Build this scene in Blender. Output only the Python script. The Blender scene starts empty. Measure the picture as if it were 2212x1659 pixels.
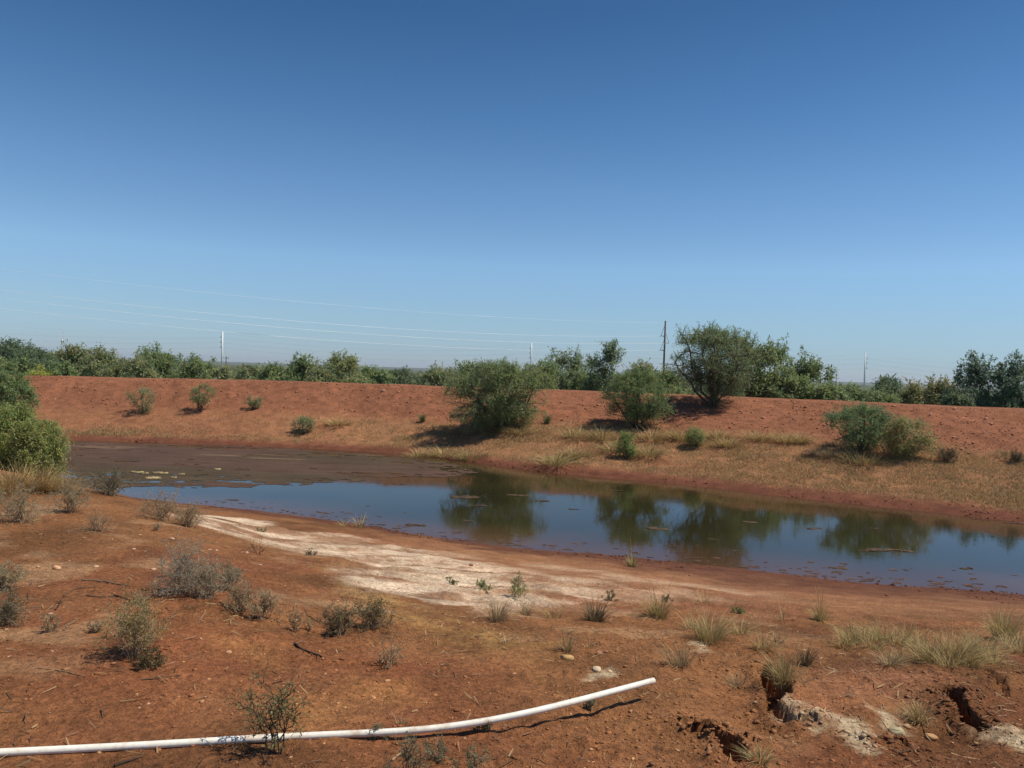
import bpy, math
import numpy as np
from mathutils import Matrix, Vector

# ------------------------------------------------------------------ camera, world, sun
sc = bpy.context.scene
col = sc.collection
EYE = 4.0                                  # metres above the water of the pond
PITCH, ROLL = 0.94, 1.85
cam = bpy.data.cameras.new('camera'); cam.sensor_width = 36.0; cam.lens = 27.19
cam.clip_start = 0.05; cam.clip_end = 20000
camo = bpy.data.objects.new('camera', cam); col.objects.link(camo)
RM = Matrix.Rotation(math.radians(90 - PITCH), 3, 'X') @ Matrix.Rotation(math.radians(ROLL), 3, 'Z')
M4 = RM.to_4x4(); M4.translation = (0, 0, EYE); camo.matrix_world = M4
sc.camera = camo

SUN_EL, SUN_AZ = 60.0, 93.0                # azimuth clockwise from +Y (view direction)
world = bpy.data.worlds.new('World'); sc.world = world; world.use_nodes = True
nt = world.node_tree; nt.nodes.clear()
sky = nt.nodes.new('ShaderNodeTexSky'); sky.sky_type = 'NISHITA'; sky.sun_disc = False
sky.sun_elevation = math.radians(SUN_EL); sky.sun_rotation = math.radians(SUN_AZ)
sky.altitude = 3000; sky.air_density = 1.0; sky.dust_density = 0.0; sky.ozone_density = 3.0
bg = nt.nodes.new('ShaderNodeBackground'); bg.inputs[1].default_value = 0.10
wo = nt.nodes.new('ShaderNodeOutputWorld')
# deep, clear blue overhead and a pale band at the horizon, the same all round
tc = nt.nodes.new('ShaderNodeTexCoord'); sx = nt.nodes.new('ShaderNodeSeparateXYZ'); rp_ = nt.nodes.new('ShaderNodeValToRGB')
nt.links.new(tc.outputs['Generated'], sx.inputs[0]); nt.links.new(sx.outputs[2], rp_.inputs[0])
SKYR = [(0.0, (.62, .66, .80)), (.0185, (.64, .71, .82)), (.063, (.90, .97, .96)), (.131, (1.16, 1.29, 1.25)), (.225, (.96, 1.21, 1.27)), (.312, (.68, 1.03, 1.17)), (.415, (.46, .82, 1.0)), (.7, (.40, .74, .95))]
el_ = rp_.color_ramp.elements
while len(el_) < len(SKYR): el_.new(.5)
for e_, (p_, c_) in zip(el_, SKYR): e_.position = p_; e_.color = (c_[0] / 2, c_[1] / 2, c_[2] / 2, 1)
mm = nt.nodes.new('ShaderNodeVectorMath'); mm.operation = 'MULTIPLY'; m2 = nt.nodes.new('ShaderNodeVectorMath'); m2.operation = 'SCALE'; m2.inputs['Scale'].default_value = 2.0
nt.links.new(sky.outputs[0], mm.inputs[0]); nt.links.new(rp_.outputs[0], mm.inputs[1]); nt.links.new(mm.outputs[0], m2.inputs[0])
nt.links.new(m2.outputs[0], bg.inputs[0]); nt.links.new(bg.outputs[0], wo.inputs[0])

sun = bpy.data.lights.new('sun', 'SUN'); sun.energy = 4.8; sun.angle = math.radians(0.53); sun.color = (1.0, 0.93, 0.80)
suno = bpy.data.objects.new('sun', sun); col.objects.link(suno)
el, az = math.radians(SUN_EL), math.radians(SUN_AZ)
SD = Vector((math.sin(az) * math.cos(el), math.cos(az) * math.cos(el), math.sin(el)))
suno.rotation_euler = SD.to_track_quat('Z', 'Y').to_euler()

sc.view_settings.view_transform = 'Standard'; sc.view_settings.look = 'None'
sc.view_settings.exposure = 0.0; sc.view_settings.gamma = 1.0
sc.cycles.max_bounces = 6; sc.cycles.transparent_max_bounces = 8

# ------------------------------------------------------------------ numpy helpers
def hash2(ix, iy, seed):
    h = (ix.astype(np.int64) * 374761393 + iy.astype(np.int64) * 668265263 + seed * 1442695041) & 0xffffffff
    h = ((h ^ (h >> 13)) * 1274126177) & 0xffffffff
    h = ((h ^ (h >> 16)) * 2246822519) & 0xffffffff
    return ((h ^ (h >> 15)) & 0xffffff) / float(0xffffff)
def vnoise(x, y, seed=0):
    x = np.asarray(x, float); y = np.asarray(y, float)
    ix = np.floor(x); iy = np.floor(y); fx = x - ix; fy = y - iy
    fx = fx * fx * fx * (fx * (fx * 6 - 15) + 10); fy = fy * fy * fy * (fy * (fy * 6 - 15) + 10)
    ix = ix.astype(np.int64); iy = iy.astype(np.int64)
    a = hash2(ix, iy, seed); b = hash2(ix + 1, iy, seed); c = hash2(ix, iy + 1, seed); d = hash2(ix + 1, iy + 1, seed)
    return (a + (b - a) * fx) * (1 - fy) + (c + (d - c) * fx) * fy
def fbm(x, y, s, oct=4, seed=0, gain=0.5):
    """noise of about -1..1 with features of s metres"""
    r = 0; a = 1; tot = 0; f = 1.0 / s
    for o in range(oct):
        r = r + a * (vnoise(x * f + 17.3 * o, y * f - 9.1 * o, seed + o * 31) * 2 - 1); tot += a; a *= gain; f *= 2.03
    return r / tot
def sst(a, b, x):
    t = np.clip((np.asarray(x, float) - a) / (b - a), 0, 1); return t * t * (3 - 2 * t)
def mixc(c, d, m): return c * (1 - m[:, None]) + np.asarray(d)[None, :] * m[:, None]

# ------------------------------------------------------------------ terrain (built in metres; water level is z = 0)
F = 1671.0
RMn = np.array(RM)
def ray(px, py): # direction of the photograph's pixel (on a 2212 x 1659 copy), depth along +Y
    d = RMn @ np.array([(px - 1106) / F, -(py - 829.5) / F, -1.0]); return d / d[1]
def flat(px, py, z=0.0):
    d = ray(px, py); k = (z - EYE) / d[2]; return d * k + np.array([0, 0, EYE])

near_px = [(370, 1085), (500, 1095), (640, 1112), (760, 1130), (900, 1155), (1060, 1178), (1200, 1190), (1300, 1197), (1450, 1212), (1600, 1226), (1750, 1245), (1900, 1262), (2050, 1271), (2212, 1282)]
far_px = [(130, 950), (300, 955), (500, 962), (700, 970), (900, 982), (1000, 995), (1150, 1018), (1300, 1031), (1500, 1049), (1700, 1073), (1900, 1094), (2050, 1110), (2212, 1130)]
def tab(pxs, pre, post):
    p = [flat(*q) for q in pxs]; T = [q[0] / q[1] for q in p]; D = [q[1] for q in p]
    T = [a for a, b in pre] + T + [a for a, b in post]; D = [b for a, b in pre] + D + [b for a, b in post]
    o = np.argsort(T); return np.array(T)[o], np.array(D)[o]
NT, ND = tab(near_px, [(-1.6, 34), (-.85, 31), (-.72, 27.5), (-.62, 24.5), (-.52, 22.8)], [(.85, 13.6), (1.2, 12.3), (1.8, 12)])
FT, FD = tab(far_px, [(-1.6, 33.9), (-.85, 32), (-.72, 36)], [(.85, 20), (1.2, 15), (1.8, 12.05)])
CT = np.array([-1.8, -.66, -.4, -.12, .12, .35, .66, 1.0, 1.8]); CD = np.array([52, 47.5, 47, 45.5, 44, 41, 36, 32.5, 28]); CZ = np.array([2.75, 2.7, 2.88, 2.95, 2.96, 2.97, 2.99, 3.0, 3.0])
_G = np.linspace(-1.9, 1.9, 761); _cache = {}
def smooth_interp(t, T, D):
    v = _cache.get(id(D))
    if v is None:
        k = np.hanning(15); k /= k.sum(); v = np.convolve(np.pad(np.interp(_G, T, D), 7, mode='edge'), k, 'valid'); _cache[id(D)] = v
    return np.interp(t, _G, v)
# near bank profiles: for a bearing x/y, heights along the depth y
cols_t = [-1.5, -.66, -.53, -.45, -.3, 0, .3, .66, 1.5]
cols = [[(0, 2.55), (6, 2.5), (14, 2.4), (24, 1.6), (34, 0)],
        [(0, 2.5), (3, 2.42), (6, 2.36), (9, 2.27), (12, 2.12), (14, 1.92), (17, 1.35), (20, .8), (25.6, 0)],
        [(0, 2.5), (3, 2.42), (6, 2.35), (9, 2.22), (11.5, 2.06), (13.5, 1.7), (16, 1.1), (20, .45), (23, 0)],
        [(0, 2.5), (3, 2.42), (6, 2.33), (9, 2.12), (11, 1.93), (12.5, 1.66), (15, 1.1), (18, .52), (21.8, 0)],
        [(0, 2.55), (3, 2.42), (5, 2.31), (7, 2.1), (9, 1.79), (11, 1.42), (14, .95), (17, .52), (20.8, 0)],
        [(0, 2.6), (3, 2.42), (4, 2.33), (5, 2.2), (6, 2.05), (8, 1.71), (10, 1.35), (12, .98), (15, .46), (17.7, 0)],
        [(0, 2.55), (3, 2.4), (4, 2.29), (5, 2.14), (6, 1.95), (8, 1.54), (10, 1.14), (12, .76), (14, .38), (16.4, 0)],
        [(0, 2.5), (3, 2.37), (5, 2.1), (8, 1.45), (10, 1.03), (12, .59), (15, 0)],
        [(0, 2.45), (3, 2.2), (6, 1.6), (9, .8), (12, 0)]]
SK = np.linspace(0, 1, 61)
TG = np.linspace(-1.6, 1.6, 161)
Zc = np.array([np.interp(SK, [p[0] / c[-1][0] for p in c], [p[1] for p in c]) for c in cols])
ZT = np.array([np.interp(TG, cols_t, Zc[:, j]) for j in range(61)]).T
for ax, n in ((0, 13), (1, 7)):
    k = np.hanning(n); k /= k.sum()
    ZT = np.apply_along_axis(lambda v: np.convolve(np.pad(v, n // 2, mode='edge'), k, 'valid'), ax, ZT)
ZT = ZT - ZT[:, -1:] * SK[None, :]
def bil(t, s):
    a = np.clip((t + 1.6) / 3.2 * 160, 0, 159.999); b = np.clip(s * 60, 0, 59.999)
    i = a.astype(int); j = b.astype(int); fa = a - i; fb = b - j
    return (ZT[i, j] * (1 - fa) + ZT[i + 1, j] * fa) * (1 - fb) + (ZT[i, j + 1] * (1 - fa) + ZT[i + 1, j + 1] * fa) * fb
FS = np.array([0, .02, .05, .15, .3, .45, .55, .62, .8, .94, .985, 1.0]); FZ = np.array([0, .035, .065, .13, .27, .41, .5, .58, .79, .95, .988, .995])
def coords(x, y):
    t = np.clip(x / np.maximum(y, 3.0), -1.8, 1.8)
    return t, smooth_interp(t, NT, ND), smooth_interp(t, FT, FD), smooth_interp(t, CT, CD), smooth_interp(t, CT, CZ)
def base_height(x, y):
    x = np.asarray(x, float); y = np.asarray(y, float)
    t, dn, df, dc, zc = coords(x, y)
    zn = bil(t, np.clip(y / dn, 0, 1)) + np.where(y < 0, -y * .02, 0)
    s = (y - df) / (dc - df)
    zf = np.interp(s, FS, FZ) * zc
    over = y - dc
    land = -1.5 - 1.6 * sst(40, 400, over) - 3.5 * sst(300, 5000, over)
    zb = zc * .997 + (land - zc) * sst(2.0, 12, over) + .03 * sst(0, 1, over) * (1 - sst(1.5, 4, over))
    zf = np.where(over > 0, zb, zf)
    mid = np.maximum(np.minimum(y - dn, df - y), 0); bed = -.55 * sst(0, 3.0, mid) - .02 * (mid > 0)
    return np.where(y <= dn, zn, np.where(y >= df, zf, bed))
YC = np.concatenate([np.linspace(1.5, 12, 130), np.linspace(12.2, 70, 200)])
def cast(px, py, fn, lift=0.0):
    d = ray(px, py)
    b = np.nonzero(EYE + d[2] * YC <= base_height(d[0] * YC, YC) + .12)[0]
    if len(b) == 0: return None
    ya = YC[max(b[0] - 3, 0)]; ys = np.linspace(ya, ya + max(2.5, ya * .22), 260)
    g = EYE + d[2] * ys - fn(d[0] * ys, ys) - lift; q = np.nonzero(g <= 0)[0]
    if len(q) == 0: ys = np.linspace(ya, 70, 3000); g = EYE + d[2] * ys - fn(d[0] * ys, ys) - lift; q = np.nonzero(g <= 0)[0]
    i = q[0]
    y = ys[0] if i == 0 else ys[i - 1] + (ys[i] - ys[i - 1]) * g[i - 1] / (g[i - 1] - g[i])
    return np.array([d[0] * y, y, EYE + d[2] * y])

# gullies: ragged washed-out cracks along lines on the near bank: (line, half width, depth)
gul_px = [([(1498, 1574), (1520, 1572), (1545, 1584), (1568, 1600), (1582, 1618), (1588, 1642)], .050, .17),
          ([(1650, 1452), (1662, 1474), (1680, 1492), (1672, 1510), (1690, 1530), (1715, 1546), (1748, 1552)], .050, .17),
          ([(2052, 1512), (2066, 1526), (2080, 1546), (2100, 1562), (2120, 1574)], .050, .16),
          ([(1902, 1600), (1925, 1606), (1948, 1600), (1965, 1618)], .045, .14),
          ([(1985, 1612), (2020, 1620), (2060, 1612)], .035, .10),
          ([(1618, 1604), (1640, 1606)], .02, .05), ([(1840, 1474), (1880, 1490)], .02, .03), ([(2140, 1470), (2160, 1490), (2165, 1510)], .03, .06)]
swale_px = [([(1560, 1470), (1610, 1510), (1640, 1550)], .20, .07), ([(2010, 1550), (2030, 1575), (2000, 1600)], .22, .07)]
def world_poly(pts, fn=base_height):
    return np.array([cast(p[0], p[1], fn)[:2] for p in pts])
gullies = [(world_poly(p), w, d) for p, w, d in gul_px]; swales = [(world_poly(p), w, d) for p, w, d in swale_px]
def line_d(P, x, y):
    best = np.full(x.shape, 1e9)
    for i in range(len(P) - 1):
        ax, ay = P[i]; dx, dy = P[i + 1] - P[i]
        k = np.clip(((x - ax) * dx + (y - ay) * dy) / (dx * dx + dy * dy + 1e-9), 0, 1)
        best = np.minimum(best, (x - ax - k * dx) ** 2 + (y - ay - k * dy) ** 2)
    return np.sqrt(best)
def poly_sd(P, x, y):  # signed distance, positive inside
    best = np.full(x.shape, 1e9); inside = np.zeros(x.shape, bool)
    n = len(P)
    for i in range(n):
        ax, ay = P[i]; bx, by = P[(i + 1) % n]; dx, dy = bx - ax, by - ay
        k = np.clip(((x - ax) * dx + (y - ay) * dy) / (dx * dx + dy * dy + 1e-9), 0, 1)
        best = np.minimum(best, (x - ax - k * dx) ** 2 + (y - ay - k * dy) ** 2)
        c = ((ay > y) != (by > y)) & (x < (bx - ax) * (y - ay) / (by - ay + 1e-12) + ax); inside ^= c
    return np.where(inside, 1, -1) * np.sqrt(best)
def near_box(P, x, y, pad):
    return (x > P[:, 0].min() - pad) & (x < P[:, 0].max() + pad) & (y > P[:, 1].min() - pad) & (y < P[:, 1].max() + pad)

white_px = [(420, 1126), (480, 1116), (560, 1126), (640, 1146), (740, 1156), (830, 1172), (900, 1188), (980, 1204), (1080, 1224), (1140, 1250), (1180, 1300), (1130, 1335), (1050, 1328), (960, 1310), (880, 1296), (830, 1276), (740, 1236), (690, 1212), (640, 1184), (560, 1152), (480, 1140)]
WHITE = world_poly(white_px)
def height(x, y):
    x = np.asarray(x, float); y = np.asarray(y, float)
    z = base_height(x, y)
    t, dn, df, dc, zc = coords(x, y)
    near = y < dn + .5
    shore = np.clip(np.abs(y - dn) / 3.0, 0.22, 1)
    big = fbm(x, y, 3.1, 3, 5) * .05 + fbm(x, y, .9, 3, 11) * .022
    fade = 1 - sst(9, 16, y)
    fine = fbm(x, y, .25, 3, 23) * .020 + np.maximum(fbm(x, y, .075, 2, 37), -.1) * .014
    rough = sst(.2, .9, fbm(x, y, 1.7, 2, 61) + .5 * (x > 1.0) + .25)
    zn = z + shore * (big + fade * fine * (.45 + 1.1 * rough)) + (1 - fade) * np.sqrt(shore) * fbm(x, y, .4, 4, 41) * .03
    # bleached patch: shallow rills running down to the water
    m = near_box(WHITE, x, y, 1.5) & near
    if m.any():
        k = sst(-.5, .4, poly_sd(WHITE, x[m], y[m]))
        u = x[m] * .8 + y[m] * .6; v = -x[m] * .6 + y[m] * .8
        rill = np.abs(fbm(u * .33, v, .55, 3, 77))
        zn[m] += k * ((rill - .3) * .09 + np.maximum(fbm(xs_ := x[m], ys_ := y[m], .5, 4, 78, .6), -.1) * .05)
    for P, w, dep in swales:
        m = near_box(P, x, y, .8) & near
        if m.any(): zn[m] -= dep * sst(w * 1.8, 0, line_d(P, x[m], y[m]))
    for P, w, dep in gullies:
        m = near_box(P, x, y, .5) & near
        if m.any():
            xs, ys = x[m], y[m]
            d = line_d(P, xs, ys) + fbm(xs, ys, .13, 3, 91) * w * .9 + fbm(xs, ys, .035, 2, 93) * w * .4
            zn[m] += -dep * sst(w * 1.05, w * .55, d) * (.8 + .5 * fbm(xs, ys, .1, 2, 92)) + .022 * sst(w * 3.5, w * 1.2, d) * (1 + fbm(xs, ys, .06, 2, 95))
    sf = np.clip((y - df) / 2.5, 0.25, 1)
    s = (y - df) / (dc - df)
    apron = sst(-.02, .05, s) * (1 - sst(.45, .6, s)); face = sst(.45, .6, s) * (1 - sst(.97, 1.0, s))
    zf = z + sf * (apron * (fbm(x, y, 3.5, 3, 101) * .12 + fbm(x, y, .9, 4, 105) * .10) + face * (fbm(x + .4 * y, y * .16, 1.1, 3, 111) * .10 + fbm(x, y, .5, 3, 115) * .08)) + sst(.8, 1.0, s) * fbm(x, x * 0, 4.0, 4, 121) * .06
    zf = zf + sst(60, 200, y) * fbm(x, y, 90, 3, 131) * .5
    out = np.where(near, zn, np.where(y > df - .5, zf, z))
    return out
def hit(px, py): return cast(px, py, height)
def hz(x, y): return float(height(np.array([float(x)]), np.array([float(y)]))[0])

# ------------------------------------------------------------------ mesh + material helpers
def mesh(name, V, F, C=None, smooth=False, mat=None):
    V = np.ascontiguousarray(V, np.float32).reshape(-1, 3)
    Fs = F if isinstance(F, list) else [F]
    Fs = [np.asarray(f, np.int32) for f in Fs if len(f)]
    me = bpy.data.meshes.new(name)
    me.vertices.add(len(V)); me.vertices.foreach_set('co', V.ravel())
    nl = sum(f.size for f in Fs); nf = sum(len(f) for f in Fs)
    me.loops.add(nl); me.polygons.add(nf)
    me.loops.foreach_set('vertex_index', np.concatenate([f.ravel() for f in Fs]))
    tot = np.concatenate([np.full(len(f), f.shape[1], np.int32) for f in Fs]); st = np.concatenate([[0], np.cumsum(tot)[:-1]]).astype(np.int32)
    me.polygons.foreach_set('loop_start', st); me.polygons.foreach_set('loop_total', tot)
    if smooth: me.polygons.foreach_set('use_smooth', np.ones(nf, bool))
    me.update(calc_edges=True)
    if C is not None:
        a = me.color_attributes.new('Col', 'FLOAT_COLOR', 'POINT')
        C = np.asarray(C, np.float32); C4 = np.ones((len(V), 4), np.float32); C4[:, :3] = C
        a.data.foreach_set('color', C4.ravel())
    if mat: me.materials.append(mat)
    me.validate()
    return me
def obj(name, me, parent=None, loc=(0, 0, 0)):
    o = bpy.data.objects.new(name, me); col.objects.link(o); o.location = loc
    if parent: o.parent = parent
    return o
def tag(o, label=None, cat=None, group=None, kind=None):
    if label: o['label'] = label
    if cat: o['category'] = cat
    if group: o['group'] = group
    if kind: o['kind'] = kind
    return o
def thing(name, loc, label, cat, group=None):
    o = bpy.data.objects.new(name, None); col.objects.link(o); o.location = loc; o.empty_display_size = .1
    return tag(o, label, cat, group)

class Nodes:
    def __init__(s, name):
        s.m = bpy.data.materials.new(name); s.m.use_nodes = True; s.t = s.m.node_tree; s.t.nodes.clear()
        s.out = s.n('ShaderNodeOutputMaterial')
    def n(s, k, **kw):
        q = s.t.nodes.new(k)
        for a, b in kw.items(): setattr(q, a, b)
        return q
    def l(s, a, b): s.t.links.new(a, b)
    def bsdf(s, rough=.9, spec=.2):
        p = s.n('ShaderNodeBsdfPrincipled'); p.inputs['Roughness'].default_value = rough; p.inputs['Specular IOR Level'].default_value = spec
        s.l(p.outputs[0], s.out.inputs[0]); return p
    def noise(s, scale, detail=4, rough=.6, vec=None):
        q = s.n('ShaderNodeTexNoise'); q.inputs['Scale'].default_value = scale; q.inputs['Detail'].default_value = detail; q.inputs['Roughness'].default_value = rough
        if vec is not None: s.l(vec, q.inputs['Vector'])
        return q
    def ramp(s, src, stops):
        r = s.n('ShaderNodeValToRGB'); e = r.color_ramp.elements
        while len(e) < len(stops): e.new(.5)
        for q, (p, c) in zip(e, stops):
            q.position = p; q.color = (c, c, c, 1) if not hasattr(c, '__len__') else (*c, 1)
        s.l(src, r.inputs[0]); return r
    def mul(s, a, b, fac=1.0, mode='MULTIPLY'):
        q = s.n('ShaderNodeMix', data_type='RGBA', blend_type=mode); q.inputs[0].default_value = fac
        s.l(a, q.inputs[6]); s.l(b, q.inputs[7]); return q.outputs[2]
    def bump(s, src, strength, dist, prev=None):
        b = s.n('ShaderNodeBump'); b.inputs['Strength'].default_value = strength; b.inputs['Distance'].default_value = dist
        s.l(src, b.inputs['Height'])
        if prev is not None: s.l(prev, b.inputs['Normal'])
        return b.outputs[0]
    def col(s): return s.n('ShaderNodeVertexColor', layer_name='Col').outputs[0]
    def pos(s): return s.n('ShaderNodeNewGeometry').outputs['Position']

def mat_soil():
    N = Nodes('soil'); p = N.bsdf(.92, .12); P = N.pos()
    n1 = N.noise(2.2, 6, .65, P); n2 = N.noise(24, 5, .7, P); n3 = N.noise(110, 3, .6, P)
    c = N.mul(N.col(), N.ramp(n1.outputs[0], [(.3, .70), (.7, 1.28)]).outputs[0])
    c = N.mul(c, N.ramp(n2.outputs[0], [(.3, .52), (.5, .95), (.72, 1.4)]).outputs[0])
    c = N.mul(c, N.ramp(n3.outputs[0], [(.25, .62), (.75, 1.34)]).outputs[0])
    N.l(c, p.inputs['Base Color'])
    v = N.n('ShaderNodeTexVoronoi'); v.inputs['Scale'].default_value = 34; N.l(P, v.inputs['Vector'])
    b = N.bump(n2.outputs[0], .8, .04); b = N.bump(n3.outputs[0], .7, .010, b); b = N.bump(v.outputs['Distance'], .5, -.014, b)
    N.l(b, p.inputs['Normal']); return N.m
def mat_vcol(name, rough=.8, spec=.2, noise=None, trans=0.0):
    N = Nodes(name); p = N.bsdf(rough, spec); c = N.col()
    if noise:
        n = N.noise(noise, 4, .6, N.pos()); c = N.mul(c, N.ramp(n.outputs[0], [(.25, .68), (.75, 1.25)]).outputs[0])
        N.l(N.bump(n.outputs[0], .4, .2 / noise), p.inputs['Normal'])
    N.l(c, p.inputs['Base Color'])
    if trans:
        tr = N.n('ShaderNodeBsdfTranslucent'); N.l(c, tr.inputs[0]); mx = N.n('ShaderNodeMixShader'); mx.inputs[0].default_value = trans
        N.l(p.outputs[0], mx.inputs[1]); N.l(tr.outputs[0], mx.inputs[2]); N.l(mx.outputs[0], N.out.inputs[0])
    return N.m
def mat_plain(name, c, rough=.6, spec=.3, noise=None, lo=.75, hi=1.1, metal=0):
    N = Nodes(name); p = N.bsdf(rough, spec); p.inputs['Metallic'].default_value = metal
    r = N.n('ShaderNodeRGB'); r.outputs[0].default_value = (*c, 1); o = r.outputs[0]
    if noise:
        n = N.noise(noise, 5, .65, N.pos()); o = N.mul(o, N.ramp(n.outputs[0], [(.3, lo), (.7, hi)]).outputs[0])
        N.l(N.bump(n.outputs[0], .2, .1 / noise), p.inputs['Normal'])
    N.l(o, p.inputs['Base Color']); return N.m
def mat_water():
    N = Nodes('pond_water'); p = N.bsdf(.035, .22); p.inputs['IOR'].default_value = 1.33; P = N.pos()
    mp = N.n('ShaderNodeMapping'); mp.inputs['Scale'].default_value = (1, .8, 1); N.l(P, mp.inputs[0])
    n1 = N.noise(5, 3, .5, mp.outputs[0]); n2 = N.noise(.35, 3, .5, P)
    c = N.mul(N.col(), N.ramp(n2.outputs[0], [(.3, .8), (.7, 1.2)]).outputs[0])
    N.l(c, p.inputs['Base Color'])
    b = N.bump(n1.outputs[0], .05, .02); N.l(b, p.inputs['Normal'])
    rr = N.ramp(n2.outputs[0], [(.35, .03), (.65, .07)]); N.l(rr.outputs[0], p.inputs['Roughness'])
    return N.m
def mat_scum():
    N = Nodes('scum'); p = N.bsdf(.85, .03); P = N.pos()
    mp = N.n('ShaderNodeMapping'); mp.inputs['Scale'].default_value = (.45, 1.6, 1); N.l(P, mp.inputs[0])
    n = N.noise(1.1, 6, .7, mp.outputs[0]); n2 = N.noise(14, 4, .7, P)
    c = N.mul(N.col(), N.ramp(n.outputs[0], [(.3, .72), (.7, 1.25)]).outputs[0]); c = N.mul(c, N.ramp(n2.outputs[0], [(.3, .55), (.7, 1.4)]).outputs[0])
    N.l(c, p.inputs['Base Color']); N.l(N.bump(n2.outputs[0], .5, .03), p.inputs['Normal']); return N.m
MS = mat_soil(); MLEAF = mat_vcol('leaf', .6, .3, None, .5); MGRASS = mat_vcol('dry_grass', .75, .2, None, .25)
MBARK = mat_vcol('bark', .9, .1, 30); MTWIG = mat_vcol('twig', .85, .15); MSTONE = mat_vcol('stone', .9, .2, 45)
MWATER = mat_water(); MSCUM = mat_scum()
def mat_pvc():
    N = Nodes('pvc'); p = N.bsdf(.42, .4); P = N.pos(); n = N.noise(7, 6, .7, P); n2 = N.noise(60, 3, .6, P)
    c = N.ramp(n.outputs[0], [(.30, (.52, .36, .24)), (.44, (.80, .75, .64)), (.6, (.86, .83, .75))])
    c = N.mul(c.outputs[0], N.ramp(n2.outputs[0], [(.25, .86), (.6, 1.0)]).outputs[0]); N.l(c, p.inputs['Base Color']); return N.m
MPVC = mat_pvc(); MSTEEL = mat_plain('galvanised_steel', (.88, .88, .85), .5, .4, .6, .94, 1.04)
MWOOD = mat_plain('weathered_pole', (.12, .075, .055), .85, .2, 3); MDARK = mat_plain('insulator', (.05, .055, .06), .4, .4)
MWIRE = mat_plain('aluminium_wire', (.92, .92, .92), .5, .5, metal=.8); MWIREF = mat_plain('dull_wire', (.22, .23, .24), .6, .3)

# ------------------------------------------------------------------ ground sheet
def axis_t():
    a = np.linspace(-.84, .84, 551); s = np.geomspace(.86, 2.6, 22); return np.concatenate([-s[::-1], a, s])
def axis_r():
    a = [1.0]; 
    while a[-1] < 9000:
        r = a[-1]
        k = .012 if r < 3.5 else .0048 if r < 9 else .0078 if r < 24 else .0042 if r < 52 else .04 if r < 300 else .15
        a.append(r * (1 + k))
    return np.array(a)
AT, AR = axis_t(), axis_r(); Y0 = -2.0
gx = (AR[:, None] * AT[None, :]); gy = np.repeat((AR + Y0)[:, None], len(AT), 1)
X, Y = gx.ravel(), gy.ravel(); Z = height(X, Y)
t, dn, df, dc, zc = coords(X, Y); sF = (Y - df) / (dc - df)

def pmask(pxs, soft, namp=.25, nsc=.5, seed=7):
    P = world_poly(pxs)
    def fn(x, y):
        r = np.zeros(x.shape); m = near_box(P, x, y, soft * 3 + namp * 2)
        if m.any(): r[m] = sst(-soft, soft, poly_sd(P, x[m], y[m]) + fbm(x[m], y[m], nsc, 6, seed, .62) * namp)
        return r
    return fn
M_white = pmask(white_px, .45, 1.4, 1.1, 3)
M_pale = pmask([(960, 1190), (1200, 1216), (1420, 1246), (1620, 1272), (1700, 1290), (1500, 1300), (1300, 1300), (1120, 1300)], .7, .6, 1.2, 4)
M_yel = [pmask(q, .22, .22, .35, 5 + i) for i, q in enumerate([[(690, 1225), (800, 1275), (900, 1300), (990, 1330), (940, 1352), (860, 1345), (780, 1300)], [(950, 1352), (1080, 1362), (1170, 1392), (1080, 1402), (980, 1385)], [(1170, 1425), (1225, 1420), (1240, 1445), (1190, 1450)], [(1180, 1300), (1210, 1298), (1215, 1312), (1185, 1312)]])]
M_gold = [pmask(q, .16, .16, .3, 15 + i) for i, q in enumerate([[(580, 1480), (700, 1490), (770, 1530), (700, 1570), (600, 1575)], [(770, 1455), (900, 1460), (900, 1500), (790, 1500)], [(480, 1370), (600, 1390), (600, 1440), (500, 1420)]])]
M_crust = [pmask(q, .05, .12, .14, 25 + i) for i, q in enumerate([[(1738, 1545), (1800, 1538), (1868, 1556), (1902, 1592), (1875, 1624), (1842, 1610), (1800, 1580), (1758, 1572)], [(1694, 1502), (1718, 1512), (1748, 1548), (1728, 1556), (1700, 1540)], [(1882, 1532), (1930, 1538), (1952, 1570), (1905, 1562)], [(2095, 1572), (2212, 1580), (2260, 1600), (2212, 1625), (2150, 1606)], [(1255, 1452), (1325, 1441), (1312, 1455), (1268, 1461)], [(1500, 1390), (1522, 1388), (1526, 1404), (1508, 1408)]])]
M_sand = pmask([(1750, 1450), (1900, 1440), (2000, 1470), (1960, 1520), (1850, 1530), (1760, 1525)], .2, .2, .4, 35)

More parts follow.
